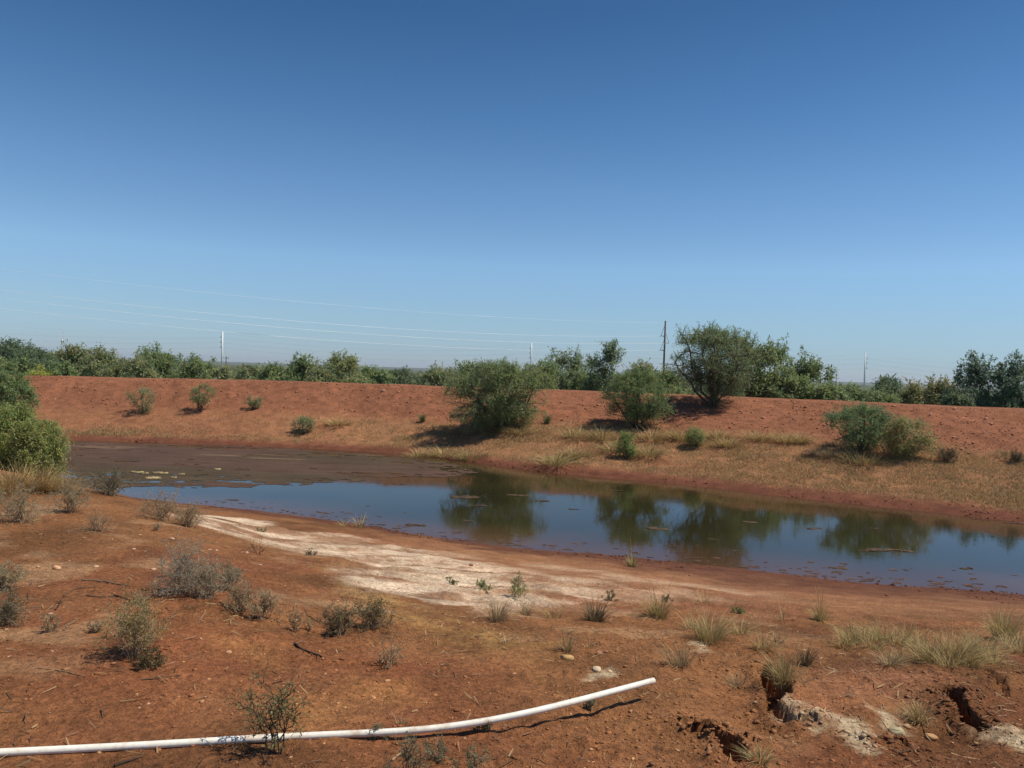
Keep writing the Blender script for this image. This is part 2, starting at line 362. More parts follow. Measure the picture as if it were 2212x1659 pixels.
def soil_colour(X, Y, Z):
    t, dn, df, dc, zc = coords(X, Y); s = (Y - df) / (dc - df)
    n1 = fbm(X, Y, 2.6, 4, 201); n2 = fbm(X, Y, .6, 4, 211); n3 = fbm(X, Y, 7, 3, 221)
    red = np.array([.255, .092, .040]); brown = np.array([.275, .122, .050]); tan = np.array([.40, .225, .115])
    C = np.repeat(red[None], len(X), 0)
    C = mixc(C, brown, sst(-.25, .45, n1 + .5 * sst(0, -4, X)))
    C = mixc(C, tan, .8 * sst(.10, .45, n2) * sst(-.35, .3, n3))
    C = C * (1 - .32 * sst(.0, .45, fbm(X, Y, 1.4, 5, 271, .6)))[:, None]
    C = mixc(C, [.37, .18, .09], .6 * sst(8, 11, Y) * sst(-5, 0, X))
    C = mixc(C, [.54, .34, .21], .8 * M_pale(X, Y) * sst(-.4, .3, fbm(X, Y, 1.0, 5, 261, .6)))
    u_ = X * .8 + Y * .6; v_ = -X * .6 + Y * .8
    w = M_white(X, Y) * (.16 + .84 * sst(-.15, .15, fbm(u_ * .42, v_, .9, 6, 231, .64) + .10))
    C = mixc(C, [.71, .53, .37], w)
    for m in M_yel: C = mixc(C, [.44, .25, .085], .65 * m(X, Y) * sst(-.5, .2, fbm(X, Y, .25, 4, 245, .65)))
    for m in M_gold: C = mixc(C, [.43, .20, .07], .55 * m(X, Y))
    for m in M_crust: C = mixc(C, [.62, .465, .29], m(X, Y) * (.25 + .75 * sst(-.45, .15, fbm(X, Y, .12, 4, 241, .65))))
    C = mixc(C, [.38, .165, .085], .6 * M_sand(X, Y))
    wet = sst(.34 + .6 * sst(-1, 6, X), .04, Z + .18 * n2) * (Y > dn - 6) * (Y < dn + 1)
    C = mixc(C, [.13, .05, .03], .9 * wet)
    # far bank
    far = (Y > df - 1.2)
    A = np.repeat(np.array([.29, .118, .059])[None], len(X), 0)
    face = sst(.45, .62, s + .06 * n1)
    A = mixc(A, [.32, .14, .07], (1 - face) * sst(-.2, .3, -t) * .8)
    A = mixc(A, [.268, .108, .056], face * .9)
    grass = (1 - sst(.36, .55, s + .10 * n1 - .1 * (t > 0))) * sst(.02, .1, s) * sst(-.5, -.1, t + .25 * n3) * sst(-.55, .15, n1 + n2 * .6 + .25)
    A = mixc(A, [.32, .18, .085], .5 * grass)
    A = mixc(A, [.15, .055, .032], .9 * sst(.36, .10, Z + .10 * n2))
    A = A * (1 + .16 * fbm(X + .4 * Y, Y * .3, 1.3, 4, 251) + .10 * n3)[:, None]
    A = mixc(A, [.10, .105, .04], sst(4, 9, Y - dc))
    return np.where(far[:, None], A, C)
COL = soil_colour(X, Y, Z)
nr, nc = gx.shape
idx = np.arange(nr * nc).reshape(nr, nc)
Q = np.stack([idx[:-1, :-1], idx[:-1, 1:], idx[1:, 1:], idx[1:, :-1]], -1).reshape(-1, 4)
qy = Y[Q].mean(1); qdn = dn[Q].mean(1); qdf = df[Q].mean(1); qdc = dc[Q].mean(1)
cls = np.where(qy < (qdn + qdf) / 2, 0, np.where(qy < qdc + 9, 1, 2))
VV = np.stack([X, Y, Z], 1)
def sub(q):
    u, inv = np.unique(q, return_inverse=True); return u, inv.reshape(q.shape)
for k, nm, lb in ((0, 'ground', 'bare red soil bank in front of the pond'), (1, 'embankment', 'long red earth dam behind the pond'), (2, 'terrain', 'flat scrub land stretching to the horizon')):
    u, f = sub(Q[cls == k]); V = VV[u]; C = COL[u]
    if k == 0: # the slope goes on behind the viewer
        n0 = len(V); V = np.vstack([V, [(-40, -1.004, 2.5), (40, -1.004, 2.5), (40, -30, 2.9), (-40, -30, 2.9)]]); C = np.vstack([C, np.repeat([[.27, .09, .04]], 4, 0)])
        f = [f, np.array([[n0 + 3, n0 + 2, n0 + 1, n0]])]
    tag(obj(nm, mesh(nm, V, f, C, True, MS)), lb, None, None, 'structure')

# ------------------------------------------------------------------ pond water
tw = np.concatenate([np.linspace(-1.5, -.9, 10), np.linspace(-.88, 1.1, 120), np.linspace(1.15, 1.75, 12)])
dnw, dfw = smooth_interp(tw, NT, ND) - 1.2, smooth_interp(tw, FT, FD) + .9
kk = np.linspace(0, 1, 40); yw = dnw[None] * (1 - kk[:, None]) + dfw[None] * kk[:, None]; xw = tw[None] * yw
xw, ywf = xw.ravel(), yw.ravel()
_, a_, b_, _, _ = coords(xw, ywf); dsh = np.minimum(ywf - a_, b_ - ywf)
cw = np.repeat(np.array([.028, .025, .010])[None], len(xw), 0); cw = mixc(cw, [.085, .042, .022], sst(2.6, .0, dsh + fbm(xw, ywf, 2, 3, 55) * .6))
iw = np.arange(len(xw)).reshape(40, -1); qw = np.stack([iw[:-1, :-1], iw[:-1, 1:], iw[1:, 1:], iw[1:, :-1]], -1).reshape(-1, 4)
tag(obj('water', mesh('water', np.stack([xw, ywf, xw * 0], 1), qw, cw, True, MWATER)), 'murky olive pond water mirroring bushes and sky', None, None, 'structure')

# floating brown scum: one torn mat on the west half and loose patches
mat_px = [(60, 952), (300, 957), (520, 964), (700, 973), (850, 986), (960, 1000), (1030, 1022), (960, 1032), (880, 1030), (800, 1036), (640, 1050), (480, 1056), (370, 1050), (285, 1054), (180, 1062), (40, 1050)]
PM = np.array([flat(*q)[:2] for q in mat_px])
x0, x1, y0, y1 = PM[:, 0].min() - 1, PM[:, 0].max() + 2, PM[:, 1].min() - 1.5, PM[:, 1].max() + 1
ngx, ngy = int((x1 - x0) / .085), int((y1 - y0) / .085)
ax_, ay_ = np.meshgrid(np.linspace(x0, x1, ngx), np.linspace(y0, y1, ngy))
sd = poly_sd(PM, ax_.ravel(), ay_.ravel()); nn = fbm(ax_.ravel() * .45, ay_.ravel(), .9, 4, 71); n2 = fbm(ax_.ravel() * .6, ay_.ravel(), .25, 3, 73)
keep = (sd + nn * .9 + n2 * .3 > 0) & ~((n2 + nn * .7 > .5) & (sd < 1.6)) & ~((n2 > .55) & (nn > .1))
kg = keep.reshape(ngy, ngx); ia = np.arange(ngx * ngy).reshape(ngy, ngx)
qm = kg[:-1, :-1] & kg[1:, :-1] & kg[:-1, 1:] & kg[1:, 1:]
fm = np.stack([ia[:-1, :-1], ia[:-1, 1:], ia[1:, 1:], ia[1:, :-1]], -1)[qm]
u, f = sub(fm); xm, ym = ax_.ravel()[u], ay_.ravel()[u]
cm = np.repeat(np.array([.098, .060, .045])[None], len(u), 0)
cm = mixc(cm, [.080, .058, .038], sst(-.2, .5, fbm(xm * .4, ym, 3, 3, 81))); cm = mixc(cm, [.20, .13, .085], .6 * sst(.42, .6, fbm(xm * .22, ym * 1.6, 1.3, 3, 83)))
tag(obj('scum_mat', mesh('scum_mat', np.stack([xm, ym, .006 + .006 * fbm(xm, ym, .3, 2, 85)], 1), f, cm, True, MSCUM)), 'broad brown scum mat covering the west half of the pond', 'scum', None, 'stuff')

ORD = 'first second third fourth fifth sixth seventh eighth ninth tenth eleventh twelfth thirteenth fourteenth fifteenth sixteenth seventeenth eighteenth nineteenth twentieth'.split()
ORD += ['twenty-' + q for q in ORD[:9]] + ['thirtieth'] + ['thirty-' + q for q in ORD[:9]] + ['fortieth'] + ['forty-' + q for q in ORD[:9]]
def ordinal(items, i):
    '''place of item i when the items are read from left to right in the photograph'''
    return ORD[sorted(range(len(items)), key=lambda k: items[k][0]).index(i)]
rng = np.random.default_rng(4)
def blob(rng, w, d, n=22):
    a = np.linspace(0, 2 * np.pi, n, endpoint=False); r = .55 + .45 * rng.random(n); r = (r + np.roll(r, 1)) / 2
    ring = np.stack([np.cos(a) * r * w / 2, np.sin(a) * r * d / 2, np.full(n, .008)], 1)
    low = ring * [1.03, 1.03, 0] + [0, 0, .001]
    V = np.vstack([ring, low, [[0, 0, .012]]]); i = np.arange(n); j = (i + 1) % n
    return V, [np.stack([i, j, np.full(n, 2 * n)], 1), np.stack([n + i, n + j, j, i], 1)]
patch_px = [(1005, 1074, 70), (1050, 1066, 40), (1120, 1070, 60), (990, 1086, 40), (1030, 1092, 50), (1060, 1098, 34), (865, 1046, 36), (745, 1097, 60), (700, 1108, 40), (660, 1100, 22), (500, 1080, 34), (560, 1076, 26), (900, 1135, 50), (960, 1118, 14), (1170, 1082, 36), (1200, 1066, 30), (1010, 1125, 30), (1390, 1085, 40), (1420, 1142, 56), (1330, 1136, 30), (1330, 1060, 30),
            (1660, 1068, 50), (1620, 1128, 44), (1680, 1110, 30), (1760, 1142, 40), (1850, 1148, 26), (1885, 1142, 28), (1870, 1090, 60), (1900, 1188, 90), (1695, 1200, 40), (1950, 1190, 44), (2150, 1185, 50), (2190, 1130, 60), (2130, 1150, 30), (2090, 1228, 40), (1560, 1120, 24), (1540, 1165, 30), (1750, 1215, 50), (1810, 1228, 44), (1640, 1205, 30), (1500, 1205, 40), (2060, 1120, 40), (410, 1046, 30), (620, 1085, 26), (1240, 1100, 26), (1290, 1170, 26)]
def raft(rng, w, d):
    '''a ragged raft of overlapping slivers'''
    Vs, F3, F4, n0 = [], [], [], 0
    for k in range(rng.integers(6, 12)):
        V, f = blob(rng, w * (.95 if k == 0 else rng.uniform(.15, .45)), d * (.3 if k == 0 else rng.uniform(.2, .45)), 18); V[:, :2] += 0 if k == 0 else np.clip(rng.normal(size=2), -1, 1) * [w * .26, d * .10]; V[:, 2] = V[:, 2] * .5 + .0012 * k
        Vs.append(V); F3.append(f[0] + n0); F4.append(f[1] + n0); n0 += len(V)
    return np.vstack(Vs), [np.vstack(F3), np.vstack(F4)]
patch_px = patch_px[::2]
for i, (px, py, w) in enumerate(patch_px):
    p = flat(px, py); wm = w / F * p[1]
    V, f = raft(rng, wm * 1.15, wm * rng.uniform(.5, 1.0))
    c = np.array([.10, .066, .045]) * rng.uniform(.8, 1.2)
    me = mesh('scum_patch', V, f, np.repeat(c[None], len(V), 0), False, MSCUM)
    o = obj('scum_patch', me, None, (p[0], p[1], 0)); o.rotation_euler.z = rng.uniform(-.3, .3)
    tag(o, f'loose brown scum patch on the open water, {ordinal(patch_px, i)} counted from the left', 'scum', 'loose scum patches on the pond')
# flecks of scum gathered along the near shore
V_, F_, C_ = [], [], []; n0 = 0
for i in range(240):
    tt = rng.uniform(-.4, .66); dd = np.interp(tt, NT, ND) + rng.exponential(.5) + .02
    k = rng.uniform(.03, .11); a = rng.uniform(0, 6.3, 5); a.sort(); r = rng.uniform(.5, 1, 5) * k
    V_.append(np.stack([tt * dd + np.cos(a) * r * 1.6, dd + np.sin(a) * r, np.full(5, .003 + .009 * i / 900)], 1)); F_.append(np.arange(5)[None] + n0); n0 += 5
    C_.append(np.repeat(np.array([[.10, .058, .042]]) * rng.uniform(.7, 1.3), 5, 0))
tag(obj('debris', mesh('debris', np.vstack(V_), np.vstack(F_), np.vstack(C_), False, MSCUM)), 'brown flecks of scum drifted against the near shore', 'debris', None, 'stuff')

# ------------------------------------------------------------------ plants
def tubes(lines, sides=4):
    """lines: list of (points Nx3, radii N)"""
    Vs, Fs, n0 = [], [], 0
    for P, R in lines:
        P = np.asarray(P, float); R = np.asarray(R, float); n = len(P)
        T = np.gradient(P, axis=0); T /= np.linalg.norm(T, axis=1)[:, None] + 1e-9
        ref = np.array([0, 0, 1.]) if abs(T[:, 2]).mean() < .8 else np.array([1., 0, 0])
        A = np.cross(T, ref); A /= np.linalg.norm(A, axis=1)[:, None] + 1e-9; B = np.cross(T, A)
        an = np.arange(sides) * 2 * np.pi / sides
        V = P[:, None] + R[:, None, None] * (np.cos(an)[None, :, None] * A[:, None] + np.sin(an)[None, :, None] * B[:, None])
        i = np.arange(n - 1)[:, None] * sides; j = np.arange(sides)[None]; k = (j + 1) % sides
        f = np.stack([i + j, i + k, i + sides + k, i + sides + j], -1).reshape(-1, 4) + n0
        Vs.append(V.reshape(-1, 3)); Fs.append(f); n0 += n * sides
    return np.vstack(Vs), np.vstack(Fs)
def unit(v): return v / (np.linalg.norm(v, axis=-1, keepdims=True) + 1e-9)
def leaves(rng, P, D, L, W, N=None):
    n = len(P); S = unit(np.cross(D, rng.normal(size=(n, 3)) if N is None else N + rng.normal(size=(n, 3)) * .55)) * W[:, None] / 2
    m = P + D * (L * .45)[:, None]
    V = np.stack([P, m + S, P + D * L[:, None], m - S], 1).reshape(-1, 3)
    return V, np.arange(4 * n).reshape(n, 4)
def bez(a, b, c, n): 
    k = np.linspace(0, 1, n)[:, None]; return a * (1 - k) ** 2 + 2 * b * k * (1 - k) + c * k * k

def crown_plant(rng, h, w, base=.15, stems=5, l1=8, l2=6, frond=9, leaf=(.14, .03), per=5, droop=.5, up=.2, r0=.05, colr=(.075, .10, .04), depth=.9, lean=(0, 0), flen=.3, shell=.55, tops=0, var=.22, twigs=True, sides=4, rag=1.0):
    """stems, limbs and drooping compound leaves inside an uneven dome"""
    c = np.array([lean[0], lean[1], h * (base + 1) / 2]); R = np.array([w / 2, w / 2 * depth, h * (1 - base) / 2])
    ph = rng.uniform(0, 6.3, 4)
    def clamp(p, k=1.0):
        e = (p - c) / R; n = (math.hypot(e[0], e[1]) ** 2.7 + abs(e[2]) ** 2.7) ** (1 / 2.7); a = math.atan2(e[1], e[0])
        lim = k * (.88 + rag * (.10 * math.sin(2 * a + ph[0]) + .12 * math.sin(3 * a + ph[1] + 3 * e[2]) + .09 * math.sin(5 * a + ph[2] - 4 * e[2])))
        return c + (p - c) * (lim * rng.uniform(.84, 1.10) / n) if n > lim else p
    lines, A, AD = [], [], []
    def add(p0, p1, r, n=5, bow=.25, out=True):
        mid = (p0 + p1) / 2 + rng.normal(size=3) * np.linalg.norm(p1 - p0) * .10 + np.array([0, 0, bow * np.linalg.norm(p1 - p0) * .5])
        P = bez(p0, mid, p1, n); P[1:-1] += rng.normal(size=(n - 2, 3)) * np.linalg.norm(p1 - p0) * .025
        (lines if out else []).append((P, np.linspace(r, r * .45, n))); return P
    for s in range(stems):
        a = 2 * np.pi * (s + rng.uniform(-.35, .35)) / stems; e = [.35, 1.2, .6, .9, .15, 1.4, .5, .8, .05, 1.05][s % 10] + rng.uniform(-.15, .15)
        v = np.array([math.cos(a) * math.cos(e), math.sin(a) * math.cos(e), math.sin(e)])
        tgt = c + v * R * rng.uniform(.75, 1.1); tgt = clamp(tgt)
        b0 = np.array([rng.normal() * r0 * 1.5, rng.normal() * r0 * 1.5, -.06 * h])
        P = add(b0, tgt, r0 * rng.uniform(.7, 1), 8, .1)
        for i in range(l1):
            u = rng.uniform(.35, 1.0); p0 = P[min(int(u * 7.99), 7)]
            dirv = unit(unit((p0 - c) / R) * .6 + rng.normal(size=3) * .75 + np.array([0, 0, .25]))
            p1 = clamp(p0 + dirv * R * rng.uniform(.4, .9))
            if p1[2] < h * base: p1[2] = h * (base + rng.random() * .3)
            B = add(p0, p1, r0 * .4, 5 if twigs else 4, .2)
            for j in range(l2):
                q0 = B[rng.integers(1, len(B))]; dv = unit(unit((q0 - c) / R) * shell + rng.normal(size=3) * .7 + np.array([0, 0, up]))
                q1 = clamp(q0 + dv * R.mean() * rng.uniform(.18, .42), 1.06)
                W = add(q0, q1, r0 * .16, 4, .3, twigs)
                k = rng.random(frond) * 3; i0 = np.minimum(k.astype(int), 2); fr = (k - i0)[:, None]
                A.append(W[i0] * (1 - fr) + W[i0 + 1] * fr); AD.append(np.repeat(dv[None], frond, 0))
    for s in range(tops): # whippy shoots that break the outline
        a = rng.uniform(0, 6.3); q = rng.uniform(0, .75)
        p0 = c + np.array([math.cos(a) * q, math.sin(a) * q, math.sqrt(1 - q * q) * .8]) * R; p1 = p0 + np.array([rng.normal() * .05, rng.normal() * .05, rng.uniform(.08, .22)]) * h
        W = add(p0, p1, r0 * .18, 4, .0); k = rng.random(frond * 3) ** 1.3 * 3; i0 = np.minimum(k.astype(int), 2); fr = (k - i0)[:, None]
        A.append(W[i0] * (1 - fr) + W[i0 + 1] * fr); AD.append(np.repeat(np.array([[rng.normal() * .3, rng.normal() * .3, .6]]), frond * 3, 0))
    A = np.vstack(A); AD = np.vstack(AD); n = len(A)
    D = unit(AD * .5 + rng.normal(size=(n, 3)) * .7); Ls = flen * rng.uniform(.6, 1.3, n)
    fc = np.array(colr)[None] * np.array([2.9, 2.8, 2.6]) * rng.uniform(1 - var, 1 + var, (n, 1)) * (1 + rng.normal(size=(n, 3)) * [.10, .04, .08])
    yl = rng.random(n) < .07; fc[yl] = fc[yl] * [1.5, 1.25, .9]
    s = np.linspace(.1, 1, per)[None, :, None]
    LP = A[:, None] + D[:, None] * s * Ls[:, None, None] - np.array([0, 0, 1.])[None, None] * (droop * s ** 2 * Ls[:, None, None])
    LD = unit(D[:, None] * .6 + rng.normal(size=(n, per, 3)) * .8 - np.array([0, 0, droop * .8]))
    m = n * per; LPf = LP.reshape(-1, 3); V, Fq = leaves(rng, LPf, LD.reshape(-1, 3), leaf[0] * rng.uniform(.6, 1.3, m), leaf[1] * 1.25 * rng.uniform(.7, 1.3, m), unit((LPf - c) / R) * .7 + np.array([0, 0, .7]))
    C = np.repeat(np.repeat(fc, per, 0), 4, 0)
    TV, TF = tubes(lines, sides)
    return (TV, TF), (V, Fq, np.clip(C, .01, .9))

def put_tree(name, loc, label, cat, group, seed, bark=(.11, .085, .065), **kw):
    rng = np.random.default_rng(seed)
    (TV, TF), (V, Fq, C) = crown_plant(rng, **kw)
    o = thing(name, loc, label, cat, group)
    obj('trunk', mesh('trunk', TV, TF, np.repeat([bark], len(TV), 0), True, MBARK), o)
    obj('crown', mesh('crown', V, Fq, C, False, MLEAF), o)
    return o

GREEN = (.085, .110, .050); DUSTY = (.100, .115, .060); DARK = (.055, .075, .042); YELL = (.14, .15, .04); OLIVE = (.115, .115, .052)
def wpx(px, y): return px / F * y
def tree_at(px, top, bot, wpix, label, seed, name='mesquite_tree', cat='tree', group=None, y=None, sink=0, **kw):
    """a tree standing where the photograph's base pixel meets the terrain, or at depth y behind the dam"""
    if y is None:
        b = hit(px, bot); yy = b[1]
    else:
        d = ray(px, bot); yy = y; b = np.array([d[0] * y, y, hz(d[0] * y, y)])
    d = ray(px, top); h = EYE + d[2] * yy - b[2]
    return put_tree(name, (b[0], b[1], b[2] - .02), label, cat, group, seed, h=h, w=wpx(wpix, yy), **kw)

BIG = dict(stems=9, l1=8, l2=7, frond=10, per=4)
tree_at(1078, 790, 926, 236, 'broad round mesquite bush at the dam foot, right above its own reflection', 11, 'mesquite_bush', 'bush', base=.06, colr=GREEN, r0=.06, **{**BIG, 'stems': 12, 'l1': 10, 'frond': 11, 'per': 5}, tops=44, rag=1.5, leaf=(.12, .023))
tree_at(1372, 806, 922, 146, 'round mesquite bush with a bare forked stem, below the wooden power pole', 12, 'mesquite_bush', 'bush', base=.20, colr=(.074, .102, .044), r0=.05, **{**BIG, 'stems': 9}, tops=24, leaf=(.12, .023))
tree_at(1540, 718, 874, 225, 'tallest mesquite tree, standing on the dam crest beside the wooden power pole', 13, base=.16, colr=(.074, .100, .050), r0=.085, **{**BIG, 'stems': 10, 'l1': 9, 'frond': 8, 'per': 5}, tops=90, rag=2.0, leaf=(.13, .022), up=.7, flen=.34, droop=.7)
tree_at(1862, 880, 975, 195, 'spreading mesquite bush on the right of the far bank, the denser of a pair', 14, 'mesquite_bush', 'bush', base=.2, colr=(.066, .098, .045), r0=.045, **{**BIG, 'stems': 8, 'frond': 8}, tops=24, rag=1.8, leaf=(.10, .02), flen=.24)
tree_at(1955, 905, 990, 130, 'thin see-through mesquite bush leaning beside a denser one on the far bank', 15, 'mesquite_bush', 'bush', base=.15, colr=OLIVE, r0=.03, stems=8, l1=6, l2=6, frond=7, per=5, tops=8, leaf=(.09, .02), flen=.22)
SM = dict(stems=9, l1=4, l2=4, frond=4, per=5, leaf=(.10, .018), flen=.2, droop=.15, up=.5, r0=.025)
tree_at(306, 838, 893, 68, 'small grey-green shrub on the dam face, the leftmost of two', 16, 'desert_shrub', 'shrub', base=.05, colr=DUSTY, **SM)
tree_at(434, 829, 888, 62, 'small upright shrub on the dam face with bare stems and a crisp shadow', 17, 'desert_shrub', 'shrub', base=.25, colr=(.08, .105, .048), **SM)
tree_at(547, 856, 884, 34, 'tiny sparse shrub on the dam face, right of two larger shrubs', 18, 'desert_shrub', 'shrub', base=.1, colr=DUSTY, **{**SM, 'stems': 5, 'l1': 3, 'frond': 6})
tree_at(656, 902, 934, 54, 'low grey-green shrub at the foot of the dam near the scum mat', 19, 'desert_shrub', 'shrub', base=.0, colr=DUSTY, **{**SM, 'stems': 8})
tree_at(1355, 934, 990, 46, 'narrow green weed growing from the grass below the forked mesquite', 20, 'green_weed', 'plant', base=.05, colr=(.08, .115, .04), **SM)
tree_at(1500, 926, 964, 44, 'small green shrub among straw grass tufts on the far bank', 21, 'green_weed', 'plant', base=.0, colr=(.10, .115, .045), **SM)
# left edge
tree_at(14, 806, 900, 118, 'dark mesquite bush at the left edge against the dam', 26, 'mesquite_bush', 'bush', y=38.5, base=.05, colr=(.07, .10, .042), r0=.05, **{**BIG, 'frond': 8}, tops=4, leaf=(.12, .03))
tree_at(10, 872, 1030, 150, 'tall yellow-green willowy bush at the left edge of the pond', 27, 'mesquite_bush', 'bush', y=24.5, base=.05, colr=(.098, .122, .042), r0=.04, **BIG, tops=6, leaf=(.11, .022), flen=.26, droop=.8)
tree_at(82, 912, 1030, 120, 'low yellow-green willowy bush drooping over the left end of the pond', 28, 'mesquite_bush', 'bush', y=23.8, base=.0, colr=(.108, .125, .046), r0=.03, **BIG, tops=6, leaf=(.10, .02), flen=.26, droop=.9)
# trees beyond the dam
BG = dict(stems=9, l1=6, l2=5, frond=6, per=4, leaf=(.26, .065), flen=.45, r0=.08, twigs=False, sides=3)
bgt = [(20, 741, 120, 130, 'dark oak at the far left beyond the dam, tallest of its row', DARK, 0), (70, 758, 95, 140, 'dark oak behind the dam, second from the left edge', DARK, 0), (112, 770, 80, 150, 'dark low oak behind the dam just left of the radio mast', DARK, 0), (-40, 765, 110, 75, 'mesquite tree cut off by the left edge beyond the dam', GREEN, 3), (40, 784, 90, 68, 'green mesquite in front of the dark oaks behind the dam', GREEN, 3), (85, 800, 80, 62, 'yellowish low bush on the back of the dam near the left edge', YELL, 0),
       (160, 752, 70, 72, 'airy mesquite behind the dam, just right of the radio mast', DUSTY, 9), (215, 757, 80, 70, 'airy mesquite behind the dam, second right of the radio mast', DUSTY, 8), (130, 790, 70, 64, 'low mesquite behind the dam below the radio mast', GREEN, 4), (262, 786, 70, 66, 'low dusty mesquite behind the dam above the two small shrubs', DUSTY, 4), (343, 754, 112, 68, 'large dome-shaped mesquite behind the dam left of a white steel pole', GREEN, 7), (300, 782, 70, 62, 'low mesquite at the left foot of the dome-shaped mesquite', DUSTY, 4), (424, 770, 78, 66, 'round mesquite behind the dam just left of the leftmost white pole', GREEN, 5), (472, 800, 60, 64, 'low mesquite hiding the foot of the leftmost white pole', DUSTY, 3),
       (530, 796, 80, 80, 'low grey mesquite behind the dam right of the leftmost white pole', DUSTY, 4), (590, 794, 76, 78, 'low mesquite behind the dam, second right of the leftmost white pole', GREEN, 4), (655, 775, 62, 70, 'pointed mesquite behind the dam above the low shrub by the scum', GREEN, 7), (735, 770, 90, 66, 'pale airy mesquite behind the dam left of its centre', (.105, .118, .056), 8), (690, 796, 60, 62, 'low mesquite between the pointed one and the pale airy one', DUSTY, 3), (800, 800, 80, 85, 'low dense mesquite behind the dam right of the pale airy one', GREEN, 3), (870, 802, 90, 95, 'dark green low mesquite behind the middle of the dam', DARK, 2), (940, 800, 90, 80, 'low mesquite behind the dam left of the broad bush', DUSTY, 3), (1010, 790, 70, 64, 'mesquite top showing just left of the broad round bush', GREEN, 4),
       (1218, 764, 118, 64, 'wide airy mesquite behind the dam right of the middle white pole', (.078, .098, .054), 9), (1166, 790, 60, 60, 'low mesquite behind the dam at the foot of the middle white pole', GREEN, 4), (1310, 752, 84, 58, 'upright mesquite tree with visible trunk left of the wooden pole', (.072, .096, .052), 7), (1380, 788, 70, 62, 'small mesquite behind the dam between forked bush and wooden pole', DUSTY, 6), (1404, 802, 50, 120, 'small round dark oak far behind the dam by the wooden pole', DARK, 0), (1262, 812, 90, 62, 'low mesquite filling the gap left of the upright tree', GREEN, 3), (1350, 822, 80, 60, 'low mesquite behind the crest above the forked bush', GREEN, 3), (1448, 806, 80, 60, 'low mesquite around the foot of the wooden power pole', GREEN, 3),
       (1612, 742, 120, 50, 'mesquite touching the right side of the tallest tree', (.080, .102, .046), 8), (1672, 748, 150, 53, 'large rounded mesquite behind the dam right of the tallest tree', (.078, .102, .046), 8), (1738, 782, 130, 51, 'sloping mesquite at the right end of the tall clump behind the dam', (.078, .102, .044), 8), (1590, 800, 80, 50, 'low bushy mesquite behind the trunk of the tallest tree', GREEN, 3), (1700, 812, 110, 49, 'low bushy mesquite on the back of the dam below the rounded one', GREEN, 3), (1790, 838, 90, 48, 'low mesquite bush on the back of the dam by the double pole', GREEN, 3), (1850, 842, 90, 56, 'low mesquite brush below the rightmost white pole', GREEN, 3), (1926, 818, 78, 95, 'round dark oak with open limbs right of the rightmost white pole', DARK, 0), (1975, 838, 60, 60, 'low mesquite at the right foot of the round dark oak', OLIVE, 3), (2035, 824, 84, 52, 'pale thin mesquite behind the dam left of the dark right clump', OLIVE, 7), (1910, 856, 90, 48, 'low mesquite bush just behind the crest right of the rightmost pole', GREEN, 3),
       (2112, 784, 110, 50, 'dense blue-green mesquite behind the dam near the right edge', (.052, .078, .050), 6), (2188, 784, 110, 49, 'dense blue-green mesquite behind the dam cut off by the right edge', (.050, .076, .048), 6), (2290, 800, 130, 48, 'mesquite behind the dam just past the right edge', GREEN, 4), (2062, 858, 70, 46, 'low dark mesquite at the foot of the right clump', DARK, 3)]
for i, (px, top, w, y, lb, c, tp) in enumerate(bgt):
    k = dict(BG); s = y / 66; k['leaf'] = (.27 * max(s, .85), .076 * max(s, .85)); k['frond'] = 9 if y < 60 else 7; k['flen'] = .5 * s
    oak = 'oak' in lb
    tree_at(px, top + (7 if tp > 4 else 1), 860, w * 1.2, lb, 300 + i, 'oak_tree' if oak else 'mesquite_tree', 'tree', 'trees beyond the dam', y=y, base=.30 if tp > 2 else .12, colr=c, tops=tp * 2 + 3, droop=.1 if oak else .5, up=.5 if tp > 5 else .25, **k)

# far woodland: scrub too far off to pick apart
rng = np.random.default_rng(77)
PV, PC = [], []
N = 1600
yd = np.exp(rng.uniform(math.log(72), math.log(1500), N)); xd = rng.uniform(-.85, .85, N) * yd
for i in range(N):
    y = yd[i]; h = rng.uniform(1.6, 3.3) + (y > 200) * rng.uniform(0, 1.6); w = h * rng.uniform(1.1, 1.9) * (1 + y / 900)
    n = 80 if y < 250 else 42
    v = unit(rng.normal(size=(n, 3))) * (rng.random((n, 1)) ** .4); v[:, 2] = np.abs(v[:, 2])
    lump = 1 + .25 * np.sin(3 * np.arctan2(v[:, 1], v[:, 0]) + rng.uniform(0, 6))[:, None]
    p = v * [w / 2, w / 2, h] * lump; ls = min(.22 + y * .0016, 1.7)
    D = unit(rng.normal(size=(n, 3))) ; S = unit(np.cross(D, rng.normal(size=(n, 3))))
    a = ls * rng.uniform(.6, 1.2, (n, 1)); b = a * .45
    g = hz(xd[i], y) if i % 40 == 0 else None
    base = np.array([xd[i], y, 0.0])
    PV.append(np.stack([p - D * a / 2, p + S * b / 2, p + D * a / 2, p - S * b / 2], 1) + base)
    c = np.array([(.062, .080, .036), (.072, .088, .042), (.050, .064, .034), (.085, .092, .042)][rng.integers(4)]) * rng.uniform(.85, 1.15)
    PC.append(np.repeat(c[None] * 1.3 * 1.35 * rng.uniform(.75, 1.25, (n, 1)), 4, 0))
gz = height(xd, yd); V = np.concatenate([q.reshape(-1, 3) + [0, 0, g] for q, g in zip(PV, gz)])
tag(obj('woodland', mesh('woodland', V, np.arange(len(V)).reshape(-1, 4), np.vstack(PC), False, MLEAF)), 'far-off green scrub woodland filling the plain behind the dam', 'woodland', None, 'stuff')

